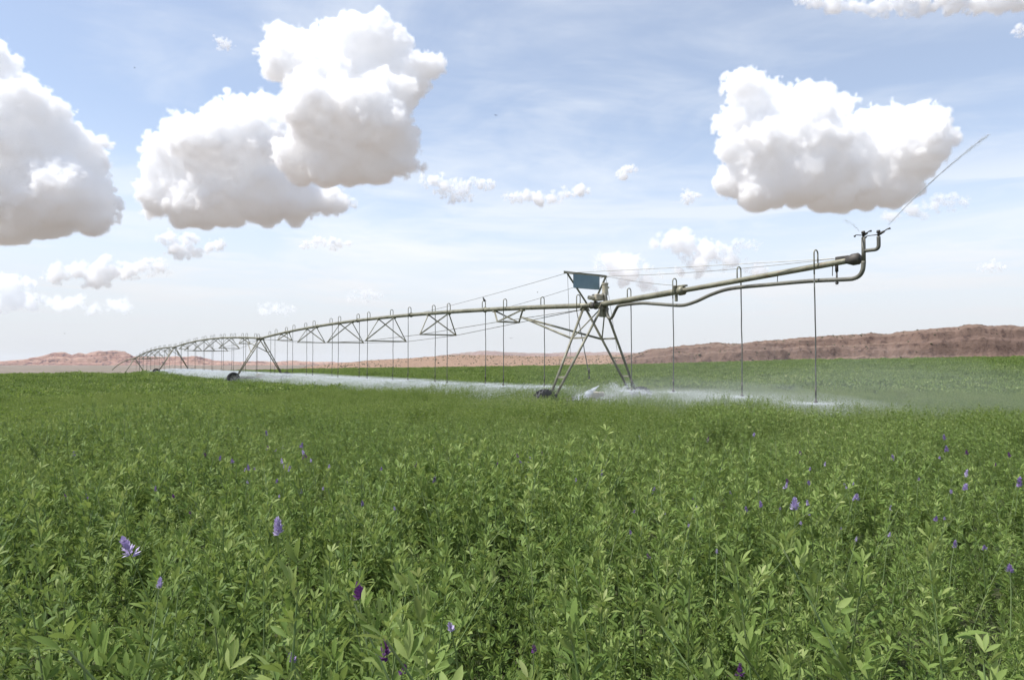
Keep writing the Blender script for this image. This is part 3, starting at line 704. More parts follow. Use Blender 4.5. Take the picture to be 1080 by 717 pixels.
# second, thinner supply line: elbow at the tower, U bend, then slung under the pipe
hp = []
def below(s, dz, dy=0.0): p = ov_pt(s)-oorg; return p+np.array((0, 0, dz))-W*dy
hp = [below(.15, .30, -.16), below(.34, .42, -.16), below(.50, .36, -.14), below(.58, .12, -.12), below(.62, -.25, -.1), below(.70, -.50, -.08), below(.84, -.61, -.06), below(1.02, -.55, -.04),
      below(1.3, -.26, 0), below(1.55, -.17, .02), below(2.6, -.20, .02), below(3.3, -.30, .02), below(4.0, -.42, .02), below(4.7, -.52, .02), below(5.3, -.46, .02), below(6.0, -.30, .02), below(6.8, -.22, .02),
      below(8.2, -.30, .02), below(9.6, -.40, .02), below(OV-.35, -.52, .02), below(OV-.10, -.53, .02), below(OV+.06, -.47, .02), below(OV+.15, -.33, .02), below(OV+.18, -.10, .02)]
def catmull(P, n=6):
    P = np.asarray(P, float); P = np.vstack([2*P[0]-P[1], P, 2*P[-1]-P[-2]]); out = []
    for i in range(1, len(P)-2):
        for t in np.linspace(0, 1, n, endpoint=False):
            a, b_, c_, d = P[i-1:i+3]; out.append(.5*((2*b_)+(c_-a)*t+(2*a-5*b_+4*c_-d)*t*t+(3*b_-a-3*c_+d)*t**3))
    out.append(P[-2]); return np.array(out)
hp = [p for p in hp]
MB().tube(catmull(hp), .06, 12).build('supply_pipe', M['pipehose'], oo, True)
for s in (8.5, 10.3): MB().bar(below(s, -.05), below(s, -.36, .02), .012, 6).build('pipe_hanger', M['dark'], oo)
r0 = hp[-1]
MB().tube([r0-(0, 0, .05), r0+(0, 0, .66)], .055, 12).build('riser', M['pipehose'], oo, True)
side = -U                                                    # continues along the arm
b2 = r0+(0, 0, .28)
MB().tube(catmull([b2, b2+side*.2, b2+side*.34, b2+side*.40+(0, 0, .04), b2+side*.42+(0, 0, .11), b2+side*.42+(0, 0, .34)]), .050, 12).build('riser', M['pipehose'], oo, True)
def sprinkler_head(p, d, name):
    h = MB(); h.tube([p, p+(0, 0, .10), p+(0, 0, .10), p+(0, 0, .17)], [.03, .03, .055, .045], 10)
    d = np.asarray(d, float); d /= np.linalg.norm(d)
    h.tube([p+(0, 0, .06), p+(0, 0, .06)+d*.16], [.045, .028], 10)
    h.tube([p+(0, 0, .06)-d*.02, p+(0, 0, .07)-d*.30*np.array((1, 1, .2)), p+(0, 0, .03)-d*.36*np.array((1, 1, .2))], [.014, .012, .03], 6)
    h.tube([p+(0, 0, .06)+d*.12, p+(0, 0, .08)+d*.22, p+(0, 0, .06)+d*.32], [.016, .016, .028], 8)
    return h.build(name, M['dark'], oo, True)
j1 = r0+(0, 0, .66); j2 = b2+side*.42+(0, 0, .34)
JET = at(1043, 142, 17.5)-(oorg+j2); JET = JET/np.linalg.norm(JET)
sprinkler_head(j1, (.5, .2, .25), 'sprinkler_head'); sprinkler_head(j2, JET*np.array((1, 1, .5)), 'sprinkler_head')
dp_ = below(OV-.62, -.06)
d_ = MB(); d_.tube([dp_+(0, 0, .1), dp_-(0, 0, .20)], .045, 10); d_.tube([dp_-(0, 0, .20), dp_-(0, 0, .50)], .025, 8); d_.tube([dp_-(0, 0, .50), dp_-(0, 0, .56)], [.06, .03], 10)
d_.build('spray_nozzle', M['dark'], oo, True)

# ---- drop hoses along every span and the overhang
DROPS = []     # (nozzle position, depth)
def drop(p, zn, lab, grp, flip, lean=(0, 0)):
    """a gooseneck over the pipe with a long hanging hose and a spray nozzle; p = point on the pipe axis"""
    o = empty('drop_hose', tuple(p)); s = 1 if flip else -1
    a = W*s*.19; H = zn-p[2]
    g = [np.array((0, 0, .09)), np.array((0, 0, .30))]+[np.array((0, 0, .36))+a*.5+(-a*.5*math.cos(t)+np.array((0, 0, .10*math.sin(t)))) for t in np.linspace(0, math.pi, 9)]+[a+(0, 0, .18), a-(0, 0, .25)]
    MB().tube(g, .021, 8).build('gooseneck', M['galv'], o, True)
    e = np.array((a[0]+lean[0], a[1]+lean[1], H))
    n = 9; P = []
    for k in range(n):
        t = k/(n-1); q = (a-(0, 0, .22))*(1-t)+(e+(0, 0, .10))*t
        P.append(q+np.array((math.sin(t*math.pi), 0, 0))*random.uniform(.0, .02))
    MB().tube(P, .019, 7).build('hose', M['hose'], o, True)
    MB().tube([e+(0, 0, .45), e+(0, 0, .22)], .026, 8).build('weight', M['dark'], o, True)
    MB().tube([e+(0, 0, .13), e+(0, 0, .05), e+(0, 0, .05), e+(0, 0, .02), e, e-(0, 0, .015)], [.022, .028, .045, .05, .05, .03], 10).build('nozzle', M['dark'], o, True)
    tag(o, lab, 'drop hose', grp); DROPS.append(np.asarray(p)+e)
    return o
near_lab = {0: 'rightmost drop hose, hanging straight under the tip half of the arm', 1: 'second drop hose from the right end under the arm',
            2: 'third drop hose from the right end, close to the cable bracket', 3: 'drop hose just right of the near tower legs',
            4: 'slanting drop hose hanging between the legs of the near tower', 5: 'first drop hose left of the near tower',
            6: 'second drop hose left of the near tower', 7: 'drop hose whose gooseneck carries a perched bird', 8: 'fourth drop hose left of the near tower', 9: 'fifth drop hose left of the near tower'}
rats = [.716, .798, .873, .945, 1.026, 1.105, 1.184, 1.248, 1.343, 1.403, 1.481, 1.566, 1.659, 1.726, 1.815, 1.881, 1.977]
while rats[-1] < 5.2: rats.append(rats[-1]+random.uniform(.072, .085))
BIRD_P = None
for k, r in enumerate(rats):
    s = (r-1)*28.6/U[1]
    if s < -.05:
        p = ov_pt(-s)
    else:
        i = min(int(s/SPAN), 3); p = span_pt(i, s/SPAN-i)
        if 1 < k and abs(s-round(s/SPAN)*SPAN) < .5: s += .7; p = span_pt(i, s/SPAN-i)
    ctop = float(crop_top([p[0]], [p[1]])[0])
    zn = EYE+max({0: -1.22, 1: -1.13, 2: -1.08}.get(k, -1.14)+random.uniform(-.04, .04), ctop+(.12 if k == 0 else .28))
    if k == 4: zn = EYE-.72
    if s > 100: zn = EYE+ctop+.5
    si = int(max(s, 0)/SPAN)
    if k in near_lab: lab, grp = near_lab[k], 'drop hoses near the first tower'
    else:
        lab = ['drop hose hanging in the first span, left of the near tower, between its trusses', 'drop hose hanging in the second span beyond the second tower',
               'tiny drop hose hanging in the far third span', 'tiny drop hose at the dipping far end'][min(si, 3)]
        grp = ['drop hoses of the first span', 'drop hoses of the second span', 'drop hoses of the third span', 'drop hoses of the far end'][min(si, 3)]
    flip = (k % 2 == 1) if k != 0 else False
    drop(p, zn, lab, grp, flip, (.5, -.12) if k == 4 else (0, 0))
    if k == 7: BIRD_P = np.asarray(p)+(0, 0, .46)+W*(.19*.5*(1 if flip else -1))

# ---- birds
def bird(p, yaw, sc, label, flying=False):
    """small dark songbird, one continuous skin"""
    prof = [(-.115, .004, .012), (-.075, .010, .006), (-.045, .026, .0), (-.01, .036, .0), (.03, .031, .008), (.052, .021, .022), (.068, .024, .034), (.084, .017, .036), (.096, .006, .034), (.112, .001, .031)]
    b = MB(); b.tube([(x, 0, z+.02) for x, r, z in prof], [r for _, r, _ in prof], 10)
    o = b.build('bird', M['bird'], None, True)
    if flying:
        for s in (1, -1):
            V = []
            for y, x0, x1, z in ((.02, -.03, .045, .03), (.10, -.035, .045, .055), (.18, -.04, .02, .06), (.25, -.05, -.035, .05)):
                V += [(x0, s*y, z), (x1, s*y, z), (x1, s*y, z+.006), (x0, s*y, z+.006)]
            w = MB(); w.add(V, [(4*i+a, 4*i+(a+1) % 4, 4*i+4+(a+1) % 4, 4*i+4+a) for i in range(3) for a in range(4)]+[(0, 1, 2, 3), (12, 13, 14, 15)])
            w.build('wing', M['bird'], o)
    else:
        for s in (1, -1): MB().bar((-.005, s*.012, -.035), (0, s*.012, 0), .003, 5).build('leg', M['bird'], o)
    o.location = p; o.scale = (sc,)*3; o.rotation_euler = (0, math.radians(-35 if not flying else 5), yaw)
    tag(o, label, 'bird'); return o
bird(BIRD_P+(0, 0, .03), 2.5, 1.5, 'small dark bird perched on a gooseneck of the first span')
bird(at(142, 72, 60), .4, .55, 'tiny dark bird flying high between the two left clouds', True)
bird(at(523, 122, 48), 2.2, .6, 'tiny dark bird flying right of the tall tower cloud', True)
bird(at(68, 352, 60), 1.2, .6, 'tiny dark bird flying low over the far left mesas', True)
bird(at(539, 357, 42), 1.9, .5, 'tiny dark bird flying just under the first span', True)
bird(at(567, 308.5, 42), 2.9, .45, 'tiny dark bird flying just above the first span', True)

# ------------------------------------------------------------------ water
def watermat(al=.92):
    m = bpy.data.materials.new('water_drops'); m.use_nodes = True; t = m.node_tree; t.nodes.clear()
    d = N(t, 'ShaderNodeBsdfDiffuse'); d.inputs[0].default_value = (al, al*1.02, al*1.04, 1)
    tr = N(t, 'ShaderNodeBsdfTranslucent'); tr.inputs[0].default_value = (al, al*1.02, al*1.04, 1)
    mx = N(t, 'ShaderNodeMixShader'); mx.inputs[0].default_value = .5
    t.links.new(d.outputs[0], mx.inputs[1]); t.links.new(tr.outputs[0], mx.inputs[2])
    o = N(t, 'ShaderNodeOutputMaterial'); t.links.new(mx.outputs[0], o.inputs[0]); return m
M['water'] = watermat(); M['stream'] = watermat(.8)  # stream: duller copy of the water, backlit dimness put into its colour
OCT_V = np.array([(1, 0, 0), (-1, 0, 0), (0, 1, 0), (0, -1, 0), (0, 0, 1), (0, 0, -1)], float)
OCT_F = np.array([(0, 2, 4), (2, 1, 4), (1, 3, 4), (3, 0, 4), (2, 0, 5), (1, 2, 5), (3, 1, 5), (0, 3, 5)])
def drops_mesh(name, P, S, m='water'):
    V, Fs = scatter(np.asarray(P), np.asarray(S), OCT_V, OCT_F, .15, 1.)
    return mesh_np(name, V, Fs, M[m])
def spray_pts(n, v0, el0, el1, t1, rg, fall=.55, az=None, drag=.9):
    """ballistic droplets leaving a spray plate all round"""
    a = rg.uniform(0, 2*math.pi, n) if az is None else rg.normal(az[0], az[1], n)
    e = np.radians(rg.uniform(el0, el1, n)); v = v0*rg.uniform(.72, 1.05, n); t = t1*rg.uniform(0, 1, n)**.8
    s = (1-np.exp(-drag*t))/drag
    x = v*np.cos(e)*s; z = v*np.sin(e)*s-4.9*t*t*.8
    P = np.stack([x*np.cos(a), x*np.sin(a), z], 1)
    P += rg.normal(0, .035, P.shape)*(.3+t[:, None]*2)
    puls = fbm(np.stack([a*2.4, t*5., np.full(n, rg.uniform(0, 90))], 1), 3, 31)      # broken into fingers and pulses
    return P[(z > -fall) & (rg.uniform(-.25, .35, n) < puls+.12*(t < .12))]
rg = np.random.default_rng(5)
def spray_object(ks, n, size, label, **kw):
    P = []; S = []
    base = DROPS[ks[0]]
    for k in ks:
        q = spray_pts(n, rg=rg, **kw); P.append(q+DROPS[k]-base-(0, 0, .02)); S.append(size*rg.uniform(.6, 1.3, len(q)))
    o = link('water_spray', drops_mesh('water_spray', np.concatenate(P), np.concatenate(S)), loc=base)
    tag(o, label, 'water spray', 'sprays under the drop hoses', 'stuff'); return o
flat = dict(v0=11.0, el0=-3, el1=7, t1=.55, fall=.62)
spray_object([0], 34000, .0048, 'white mist fan at the foot of the rightmost drop hose', **flat)
spray_object([1], 34000, .0050, 'white mist fan at the foot of the second drop hose from the right', **flat)
spray_object([2], 34000, .0052, 'white mist fan at the foot of the third drop hose from the right', **flat)
spray_object([3], 24000, .0052, 'white dome of spray falling around the far wheel of the near tower', v0=4.2, el0=2, el1=16, t1=.55, fall=.62)
i1 = [k for k in range(5, len(rats)) if rats[k] < 2.44]; i2 = [k for k in range(5, len(rats)) if 2.44 <= rats[k] < 3.88]; i3 = [k for k in range(5, len(rats)) if rats[k] >= 3.88]
spray_object(i1, 21000, .0070, 'long white band of spray under the first span', **flat)
spray_object(i2, 9500, .0135, 'long white band of spray under the second span', **flat)
spray_object(i3, 4000, .023, 'thin white band of spray under the far spans', **flat)
# slanting jet from the hose between the tower legs
n = 5200; t = rg.uniform(0, 1, n)**.7; dirj = at(612, 421, 27.6)-at(632, 406.5, 28.2); L_ = np.linalg.norm(dirj); dj = dirj/L_
sd_ = np.cross(dj, (0, 0, 1)); sd_ /= np.linalg.norm(sd_); u2 = np.cross(sd_, dj)
P = dj*(t*L_*1.15)[:, None]+sd_*(rg.normal(0, .15, n)*t)[:, None]+u2*(rg.normal(0, .10, n)*t)[:, None]
tag(link('water_spray', drops_mesh('water_spray', P, rg.uniform(.006, .011, n)), loc=at(632, 406.5, 28.2)), 'slanting white jet of water between the wheels of the near tower', 'water spray', 'sprays under the drop hoses', 'stuff')
n = 3000; q = spray_pts(n*2, 3.4, 18, 60, .75, rg, .55)
tag(link('water_spray', drops_mesh('water_spray', q, rg.uniform(.006, .011, len(q))), loc=at(655, 413, 28.6)), 'small arching splash just right of the far leg of the near tower', 'water spray', 'sprays under the drop hoses', 'stuff')
# long throw of the end gun and a faint second one
def jet(p0, p1, n, sag, w0, w1, size, label, powr=1.0, gap=0.):
    t = rg.uniform(0, 1, n)**powr; d = p1-p0
    P = d*t[:, None]; P[:, 2] += sag*4*t*(1-t)
    cl = fbm(np.stack([t*26, t*0, t*0], 1), 3, 9); kp = rg.uniform(-.55, .5, n) < cl+.7-.4*t; P, t, cl = P[kp], t[kp], cl[kp]; n = len(t); P = P+rg.normal(size=(n, 3))*((w0+(w1-w0)*t)*(1+.5*cl))[:, None]
    o = link('water_jet', drops_mesh('water_jet', P, size*rg.uniform(.6, 1.3, n), 'stream'), loc=p0); tag(o, label, 'water jet', 'jets thrown from the end of the pipe', 'stuff')
G0 = oorg+j2+np.array((0, 0, .06))+JET*.3
jet(G0, at(1043, 142, 17.5), 4200, .12, .004, .019, .0050, 'long thin jet of water thrown up to the right from the pipe end', .85)
jet(at(952, 222, 19.0), at(1036, 150, 17.4), 450, .1, .008, .014, .005, 'faint second strand of water below the long jet')
jet(oorg+j1+np.array((-.1, 0, .16)), at(890, 232, 19.0), 350, .05, .01, .03, .005, 'faint short jet of water rising left from the pipe end')
# drizzle under the small nozzle near the tip
q = spray_pts(2600, 7.5, -2, 8, .6, rg, .8)
tag(link('water_spray', drops_mesh('water_spray', q, .005*rg.uniform(.6, 1.2, len(q))), loc=oorg+dp_-np.array((0, 0, .57))), 'faint umbrella of drizzle under the tip of the pipe', 'water spray', 'sprays under the drop hoses', 'stuff')

# soft mist hanging over the wetted strip: long low lens-shaped bodies of fine droplets
def mistmat(dens):
    m = bpy.data.materials.new('fine_mist'); m.use_nodes = True; t = m.node_tree; t.nodes.clear()
    v = N(t, 'ShaderNodeVolumeScatter'); v.inputs['Color'].default_value = (.97, .98, 1, 1); v.inputs['Density'].default_value = dens; v.inputs['Anisotropy'].default_value = .2
    o = N(t, 'ShaderNodeOutputMaterial'); t.links.new(v.outputs[0], o.inputs['Volume']); m.cycles.homogeneous_volume = True; return m
def mist(s0_, s1_, half, h, zc, dens, label, seed):
    s = (s0_+s1_)/2; c = T1+U[:2]*s
    V = IV3*np.array(((s1_-s0_)/2, half, h)); 
    Nn = fbm(V*np.array((.35, .5, 1.4)), 4, seed)
    V = V*(1+.55*Nn)[:, None]; V[:, 2] = np.where(V[:, 2] < 0, V[:, 2]*.6, V[:, 2])
    o = link('water_mist', mesh_np('water_mist', V, IF3, mistmat(dens), True)); o.location = (c[0], c[1], zc); o.rotation_euler = (0, 0, ANG)
    tag(o, label, 'mist', 'mist over the watered strip', 'stuff')
for a_, b_, w_, h_, z_, d_, l_, sd_ in (
    (-13, 0, 4.0, .75, EYE-1.45, .026, 'pale mist drifting under the overhanging arm', 61),
    (-12, -2, 2.6, .55, EYE-1.45, .020, 'denser mist between the near tower and the arm hoses', 65),
    (-19, -6, 7.0, 1.3, EYE-1.3, .007, 'thin veil of mist right of the arm tip', 62),
    (-15, -3, 9.5, 1.9, EYE-1.2, .005, 'thinnest high veil of mist behind the arm', 66),
    (4, 52, 3.2, .62, EYE-1.6, .045, 'pale mist under the first span', 63),
    (50, 102, 3.4, .55, EYE-1.75, .04, 'pale mist under the second span', 64)): mist(a_, b_, w_, h_, z_, d_, l_, sd_)

# ------------------------------------------------------------------ alfalfa
def leaflets(P, D, S, L, Wd, seg, rg, droop=.25, fold=.35):
    """P base, D direction, S side vector (all (n,3)), L lengths, Wd widths -> verts, quads"""
    n = len(P); Nn = np.cross(S, D)
    ts = np.linspace(0, 1, seg+1)
    wp = {1: [.0, .0], 2: [.10, 1.0, .10], 4: [.06, .62, 1.0, .86, .10]}[seg]
    V = []
    for t, w in zip(ts, wp):
        cen = P+D*(L*t)[:, None]-Nn*(L*droop*t*t)[:, None]
        if seg == 1:
            if t == 0: V += [P, None, None]
        for s in (-1, 0, 1):
            V.append(cen+S*(s*w*Wd/2)[:, None]+Nn*(abs(s)*w*Wd*fold*.5)[:, None])
    V = np.stack([v for v in V if v is not None], 1) if seg > 1 else None
    k = V.shape[1]; q = []
    for i in range(seg):
        for j in range(2): q.append((i*3+j, i*3+j+1, i*3+4+j, i*3+3+j))
    Q = np.array(q)[None]+(np.arange(n)*k)[:, None, None]
    return V.reshape(-1, 3), Q.reshape(-1, 4), k
def diamonds(P, D, S, L, Wd, droop=.2):
    n = len(P); Nn = np.cross(S, D)
    V = np.stack([P, P+D*(L*.5)[:, None]-S*(Wd/2)[:, None], P+D*L[:, None]-Nn*(L*droop)[:, None], P+D*(L*.5)[:, None]+S*(Wd/2)[:, None]], 1)
    Q = np.array([(0, 1, 2, 3)])[None]+(np.arange(n)*4)[:, None, None]
    return V.reshape(-1, 3), Q.reshape(-1, 4), 4
def norm(v): return v/(np.linalg.norm(v, axis=-1, keepdims=True)+1e-9)

def stem_leaves(rg, H, base, lean, nodes, big, lo=.30):
    """positions and frames of all leaflets of one stem, plus the stem curve"""
    ts = np.linspace(0, 1, 8)
    ctr = np.stack([base[0]+lean[0]*ts**1.6, base[1]+lean[1]*ts**1.6, H*ts], 1)
    P, D, S, L, Wd, va = [], [], [], [], [], []
    az = rg.uniform(0, 6.28)
    for k in range(nodes):
        f = lo+(1-lo)*(k/(nodes-1))**.85; az += 2.4+rg.normal(0, .25)
        p0 = np.array([np.interp(f, ts, ctr[:, i]) for i in range(3)])
        reps = 1 if k > nodes-3 else (2 if rg.uniform() < .75 else 1)
        for rep in range(reps):
            a2 = az+(rep*rg.uniform(-.9, .9)); young = (f > .93) or rep == 1
            sc = (1.0-.45*max(0, f-.6)/.4)*big*rg.uniform(.8, 1.2)*(.72 if rep else 1)
            elv = math.radians(min(86, rg.uniform(32, 62)+26*max(0, f-.65)/.35+(20 if rep else 0)))
            pd = np.array((math.cos(a2)*math.cos(elv), math.sin(a2)*math.cos(elv), math.sin(elv)))
            pl = rg.uniform(.022, .045)*(1.25-.8*f)*big/.034+(.02 if rep else 0)
            q = p0+pd*pl
            sd = norm(np.cross(pd, (0, 0, 1.))); nn = np.cross(sd, pd)
            tilt = rg.uniform(-.25, .35)
            for w in (-1, 0, 1):
                an = w*rg.uniform(.45, .9)
                d = norm(pd*math.cos(an)+sd*math.sin(an)+nn*(tilt*(.5 if w else 1)+rg.normal(0, .12)))
                s = norm(sd*math.cos(an)-pd*math.sin(an)+nn*rg.normal(0, .35)); s = norm(s-d*np.dot(s, d))
                l = sc*rg.uniform(.85, 1.12)*(1.08 if w == 0 else .95)
                P.append(q if w == 0 else q-pd*pl*.12); D.append(d); S.append(s); L.append(l); Wd.append(l*rg.uniform(.22, .31))
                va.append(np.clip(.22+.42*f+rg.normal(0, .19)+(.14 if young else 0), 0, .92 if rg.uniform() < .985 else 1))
    return np.array(P), np.array(D), np.array(S), np.array(L), np.array(Wd), np.array(va), ctr

PROTO = bpy.data.collections.new('alfalfa_prototypes'); protos = []
def proto(name, V, Q, lv, stems=None):
    """leaf mesh plus stem tubes in one mesh with two materials"""
    nb = len(V); nq = len(Q); mats = 1
    if stems:
        mb = MB()
        for c_, r in stems: mb.tube(c_, np.linspace(r, r*.45, len(c_)), 5, False)
        V2 = np.concatenate(mb.v); Q2 = np.array(mb.q)+nb
        V = np.vstack([V, V2]); Q = np.vstack([Q, Q2]); lv = np.concatenate([lv, np.full(len(V2), .5)])
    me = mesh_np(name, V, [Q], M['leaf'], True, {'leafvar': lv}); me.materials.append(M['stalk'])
    mi = np.zeros(len(Q), np.int32); mi[nq:] = 1; me.polygons.foreach_set('material_index', mi)
    o = bpy.data.objects.new(name, me); PROTO.objects.link(o); protos.append(o)
pr = np.random.default_rng(3)
NA, NBm, NC, ND = 8, 6, 5, 4
for k in range(NA):                                          # single stems, full leaflets
    H = HC*pr.uniform(.92, 1.08)
    P, D, S, L, Wd, va, c_ = stem_leaves(pr, H, (0, 0), pr.normal(0, .10, 2), 20, .044)
    V, Q, kk = leaflets(P, D, S, L, Wd, 4, pr, pr.uniform(.1, .3))
    proto('stem_a%02d' % k, V, Q, np.repeat(va, kk), [(c_, .0028)])
for k in range(NBm):                                         # four-stem clumps, two-segment leaflets
    A = []; st = []
    for _ in range(4):
        A.append(stem_leaves(pr, HC*pr.uniform(.85, 1.1), pr.normal(0, .07, 2), pr.normal(0, .09, 2), 16, .042)); st.append((A[-1][6], .0028))
    P, D, S, L, Wd, va = (np.concatenate([a[i] for a in A]) for i in range(6))
    V, Q, kk = leaflets(P, D, S, L, Wd, 2, pr, .2)
    proto('stem_b%02d' % k, V, Q, np.repeat(va, kk), st)
for k in range(NC):                                          # wide clumps of simple leaves
    A = []
    for _ in range(9): A.append(stem_leaves(pr, HC*pr.uniform(.82, 1.1), pr.normal(0, .13, 2), pr.normal(0, .09, 2), 12, .046, .45))
    P, D, S, L, Wd, va = (np.concatenate([a[i] for a in A]) for i in range(6))
    V, Q, kk = diamonds(P, D, S, L, Wd*1.15)
    proto('stem_c%02d' % k, V, Q, np.repeat(va, kk))
for k in range(ND):                                          # far patches
    n = 1000; R_ = .85*np.sqrt(pr.uniform(0, 1, n)); a = pr.uniform(0, 6.28, n)
    x, y = R_*np.cos(a), R_*np.sin(a); bump = fbm(f3(x*3.2, y*3.2, k*5), 3, 70+k)*.24
    P = np.stack([x, y, HC*.80-.07+bump+pr.uniform(-.22, .10, n)*1.0-.12*(R_/.85)**3], 1)
    a = pr.uniform(0, 6.28, n); e = np.radians(pr.uniform(5, 75, n)); D = np.stack([np.cos(a)*np.cos(e), np.sin(a)*np.cos(e), np.sin(e)], 1)
    S = norm(np.cross(D, pr.normal(size=(n, 3)))); L = pr.uniform(.08, .14, n)
    V, Q, kk = diamonds(P, D, S, L, L*.5)
    proto('stem_d%02d' % k, V, Q, np.repeat(np.clip(.45+(P[:, 2]-HC*.8)*1.9+pr.normal(0, .2, n), 0, 1), kk))

def ray_at_height(px, py, lift):
    """depth at which the view ray through a pixel meets the crop canopy plus `lift`"""
    ds = np.geomspace(.75, 60, 900)
    p = np.array([at(px, py, d) for d in ds]); h = p[:, 2]-(EYE+crop_top(p[:, 0], p[:, 1])+lift)
    i = np.argmax(h < 0); return p[i]
def ring_points(r0, r1, dens, amax, seed):
    g = np.random.default_rng(seed)
    area = amax*(r1*r1-r0*r0); n = int(area*dens)
    r = np.sqrt(g.uniform(r0*r0, r1*r1, n)); a = g.uniform(-amax, amax, n)
    return r*np.sin(a), r*np.cos(a), r, a, g
pts, rot, scl, idx = [], [], [], []
HSCL = []
def put(r0, r1, dens, amax, first, cnt, smin, smax, seed, tilt=.12):
    x, y, r, a, g = ring_points(r0, r1, dens, amax, seed)
    ok = r < FIELD_R(a)
    if r1 < 41: ok &= g.uniform(-.25, .75, len(x)) < .76-1.1*np.clip(fbm(f3(x/.55, y/.55, 6), 3, 23)-.12, 0, 1)*2
    x, y, r, a = x[ok], y[ok], r[ok], a[ok]
    hv = 1+.34*fbm(f3(x/.9, y/.9, 3), 3, 21)+.36*fbm(f3(x/4.5, y/4.5, 8), 3, 22)
    s = g.uniform(smin, smax, len(x))*hv
    if r0 >= 5: s *= 1+.30*fbm(f3(x/.7, y/.7, 12), 2, 25)
    if r1 < 3: s *= np.interp(r, [.6, 1.0, 1.6], [.80, .93, 1.0])
    for tw in towers[:3]:                                     # crop pressed down round the wheels
        for sg in (1, -1):
            wx_, wy_ = tw-W[:2]*2.55*sg; s *= np.where(np.hypot(x-wx_, y-wy_) < 2.6, .74, 1.)
    pts.append(np.stack([x, y, gz(x, y)-.01], 1)); scl.append(s)
    rot.append(np.stack([g.normal(0, tilt, len(x)), g.normal(0, tilt, len(x)), g.uniform(0, 6.28, len(x))], 1))
    idx.append(first+g.integers(0, cnt, len(x)))
put(.75, 2.6, 120, .95, 0, NA, .68, 1.20, 1)
put(2.6, 5.2, 105, .86, 0, NA, .68, 1.20, 2)
put(5.2, 13, 33, .80, NA, NBm, .72, 1.18, 3)
put(.75, 2.6, 110, .95, 0, NA, .48, .70, 11)
put(2.6, 5.2, 60, .86, 0, NA, .50, .70, 12)
put(13, 40, 13, .76, NA+NBm, NC, .80, 1.16, 4, .08)
put(40, 95, 3.2, .74, NA+NBm+NC, ND, .85, 1.1, 5, .05)
put(95, 275, 1.0, .72, NA+NBm+NC, ND, 1.0, 1.3, 6, .04)
_p = [(805, 612), (690, 690), (600, 655), (440, 610), (95, 640), (930, 650), (1010, 690), (250, 655), (350, 690), (530, 700), (880, 600), (170, 690), (30, 700), (130, 712), (300, 712), (410, 712), (480, 690), (570, 714), (640, 712), (740, 700), (830, 712), (960, 712), (1060, 700), (790, 690), (60, 600), (380, 650), (660, 600), (1000, 610)]
_w = np.array([ray_at_height(a, b, .10) for a, b in _p]); _g = np.random.default_rng(77)
pts.append(np.stack([_w[:, 0], _w[:, 1], gz(_w[:, 0], _w[:, 1])-.01], 1)); scl.append(_g.uniform(1.15, 1.38, len(_p)))
rot.append(np.stack([_g.normal(0, .1, len(_p)), _g.normal(0, .1, len(_p)), _g.uniform(0, 6.28, len(_p))], 1)); idx.append(_g.integers(0, NA, len(_p)))
pts = np.concatenate(pts); rot = np.concatenate(rot); scl = np.concatenate(scl); idx = np.concatenate(idx)
pm = bpy.data.meshes.new('alfalfa_crop'); pm.vertices.add(len(pts)); pm.vertices.foreach_set('co', pts.astype(np.float32).ravel())
a_ = pm.attributes.new('rot', 'FLOAT_VECTOR', 'POINT'); a_.data.foreach_set('vector', rot.astype(np.float32).ravel())
a_ = pm.attributes.new('scl', 'FLOAT', 'POINT'); a_.data.foreach_set('value', scl.astype(np.float32))
a_ = pm.attributes.new('idx', 'INT', 'POINT'); a_.data.foreach_set('value', idx.astype(np.int32))
crop = link('alfalfa_crop', pm); tag(crop, 'green alfalfa crop covering the whole field up to the desert edge', 'crop', kind='stuff')
ng = bpy.data.node_groups.new('alfalfa_scatter', 'GeometryNodeTree')
ng.interface.new_socket('Geometry', in_out='INPUT', socket_type='NodeSocketGeometry'); ng.interface.new_socket('Geometry', in_out='OUTPUT', socket_type='NodeSocketGeometry')
gi = N(ng, 'NodeGroupInput'); gout = N(ng, 'NodeGroupOutput')
ip = N(ng, 'GeometryNodeInstanceOnPoints'); ci_ = N(ng, 'GeometryNodeCollectionInfo')
ci_.inputs['Collection'].default_value = PROTO; ci_.inputs['Separate Children'].default_value = True; ci_.inputs['Reset Children'].default_value = True
def named(n, ty):
    q = N(ng, 'GeometryNodeInputNamedAttribute', data_type=ty); q.inputs['Name'].default_value = n
    return next(s for s in q.outputs if s.name == 'Attribute' and s.enabled)
e2r = N(ng, 'FunctionNodeEulerToRotation'); ng.links.new(named('rot', 'FLOAT_VECTOR'), e2r.inputs[0])
ng.links.new(gi.outputs[0], ip.inputs['Points']); ng.links.new(ci_.outputs[0], ip.inputs['Instance']); ip.inputs['Pick Instance'].default_value = True
ng.links.new(named('idx', 'INT'), ip.inputs['Instance Index']); ng.links.new(e2r.outputs[0], ip.inputs['Rotation']); ng.links.new(named('scl', 'FLOAT'), ip.inputs['Scale'])
ng.links.new(ip.outputs[0], gout.inputs[0])
crop.modifiers.new('scatter', 'NODES').node_group = ng

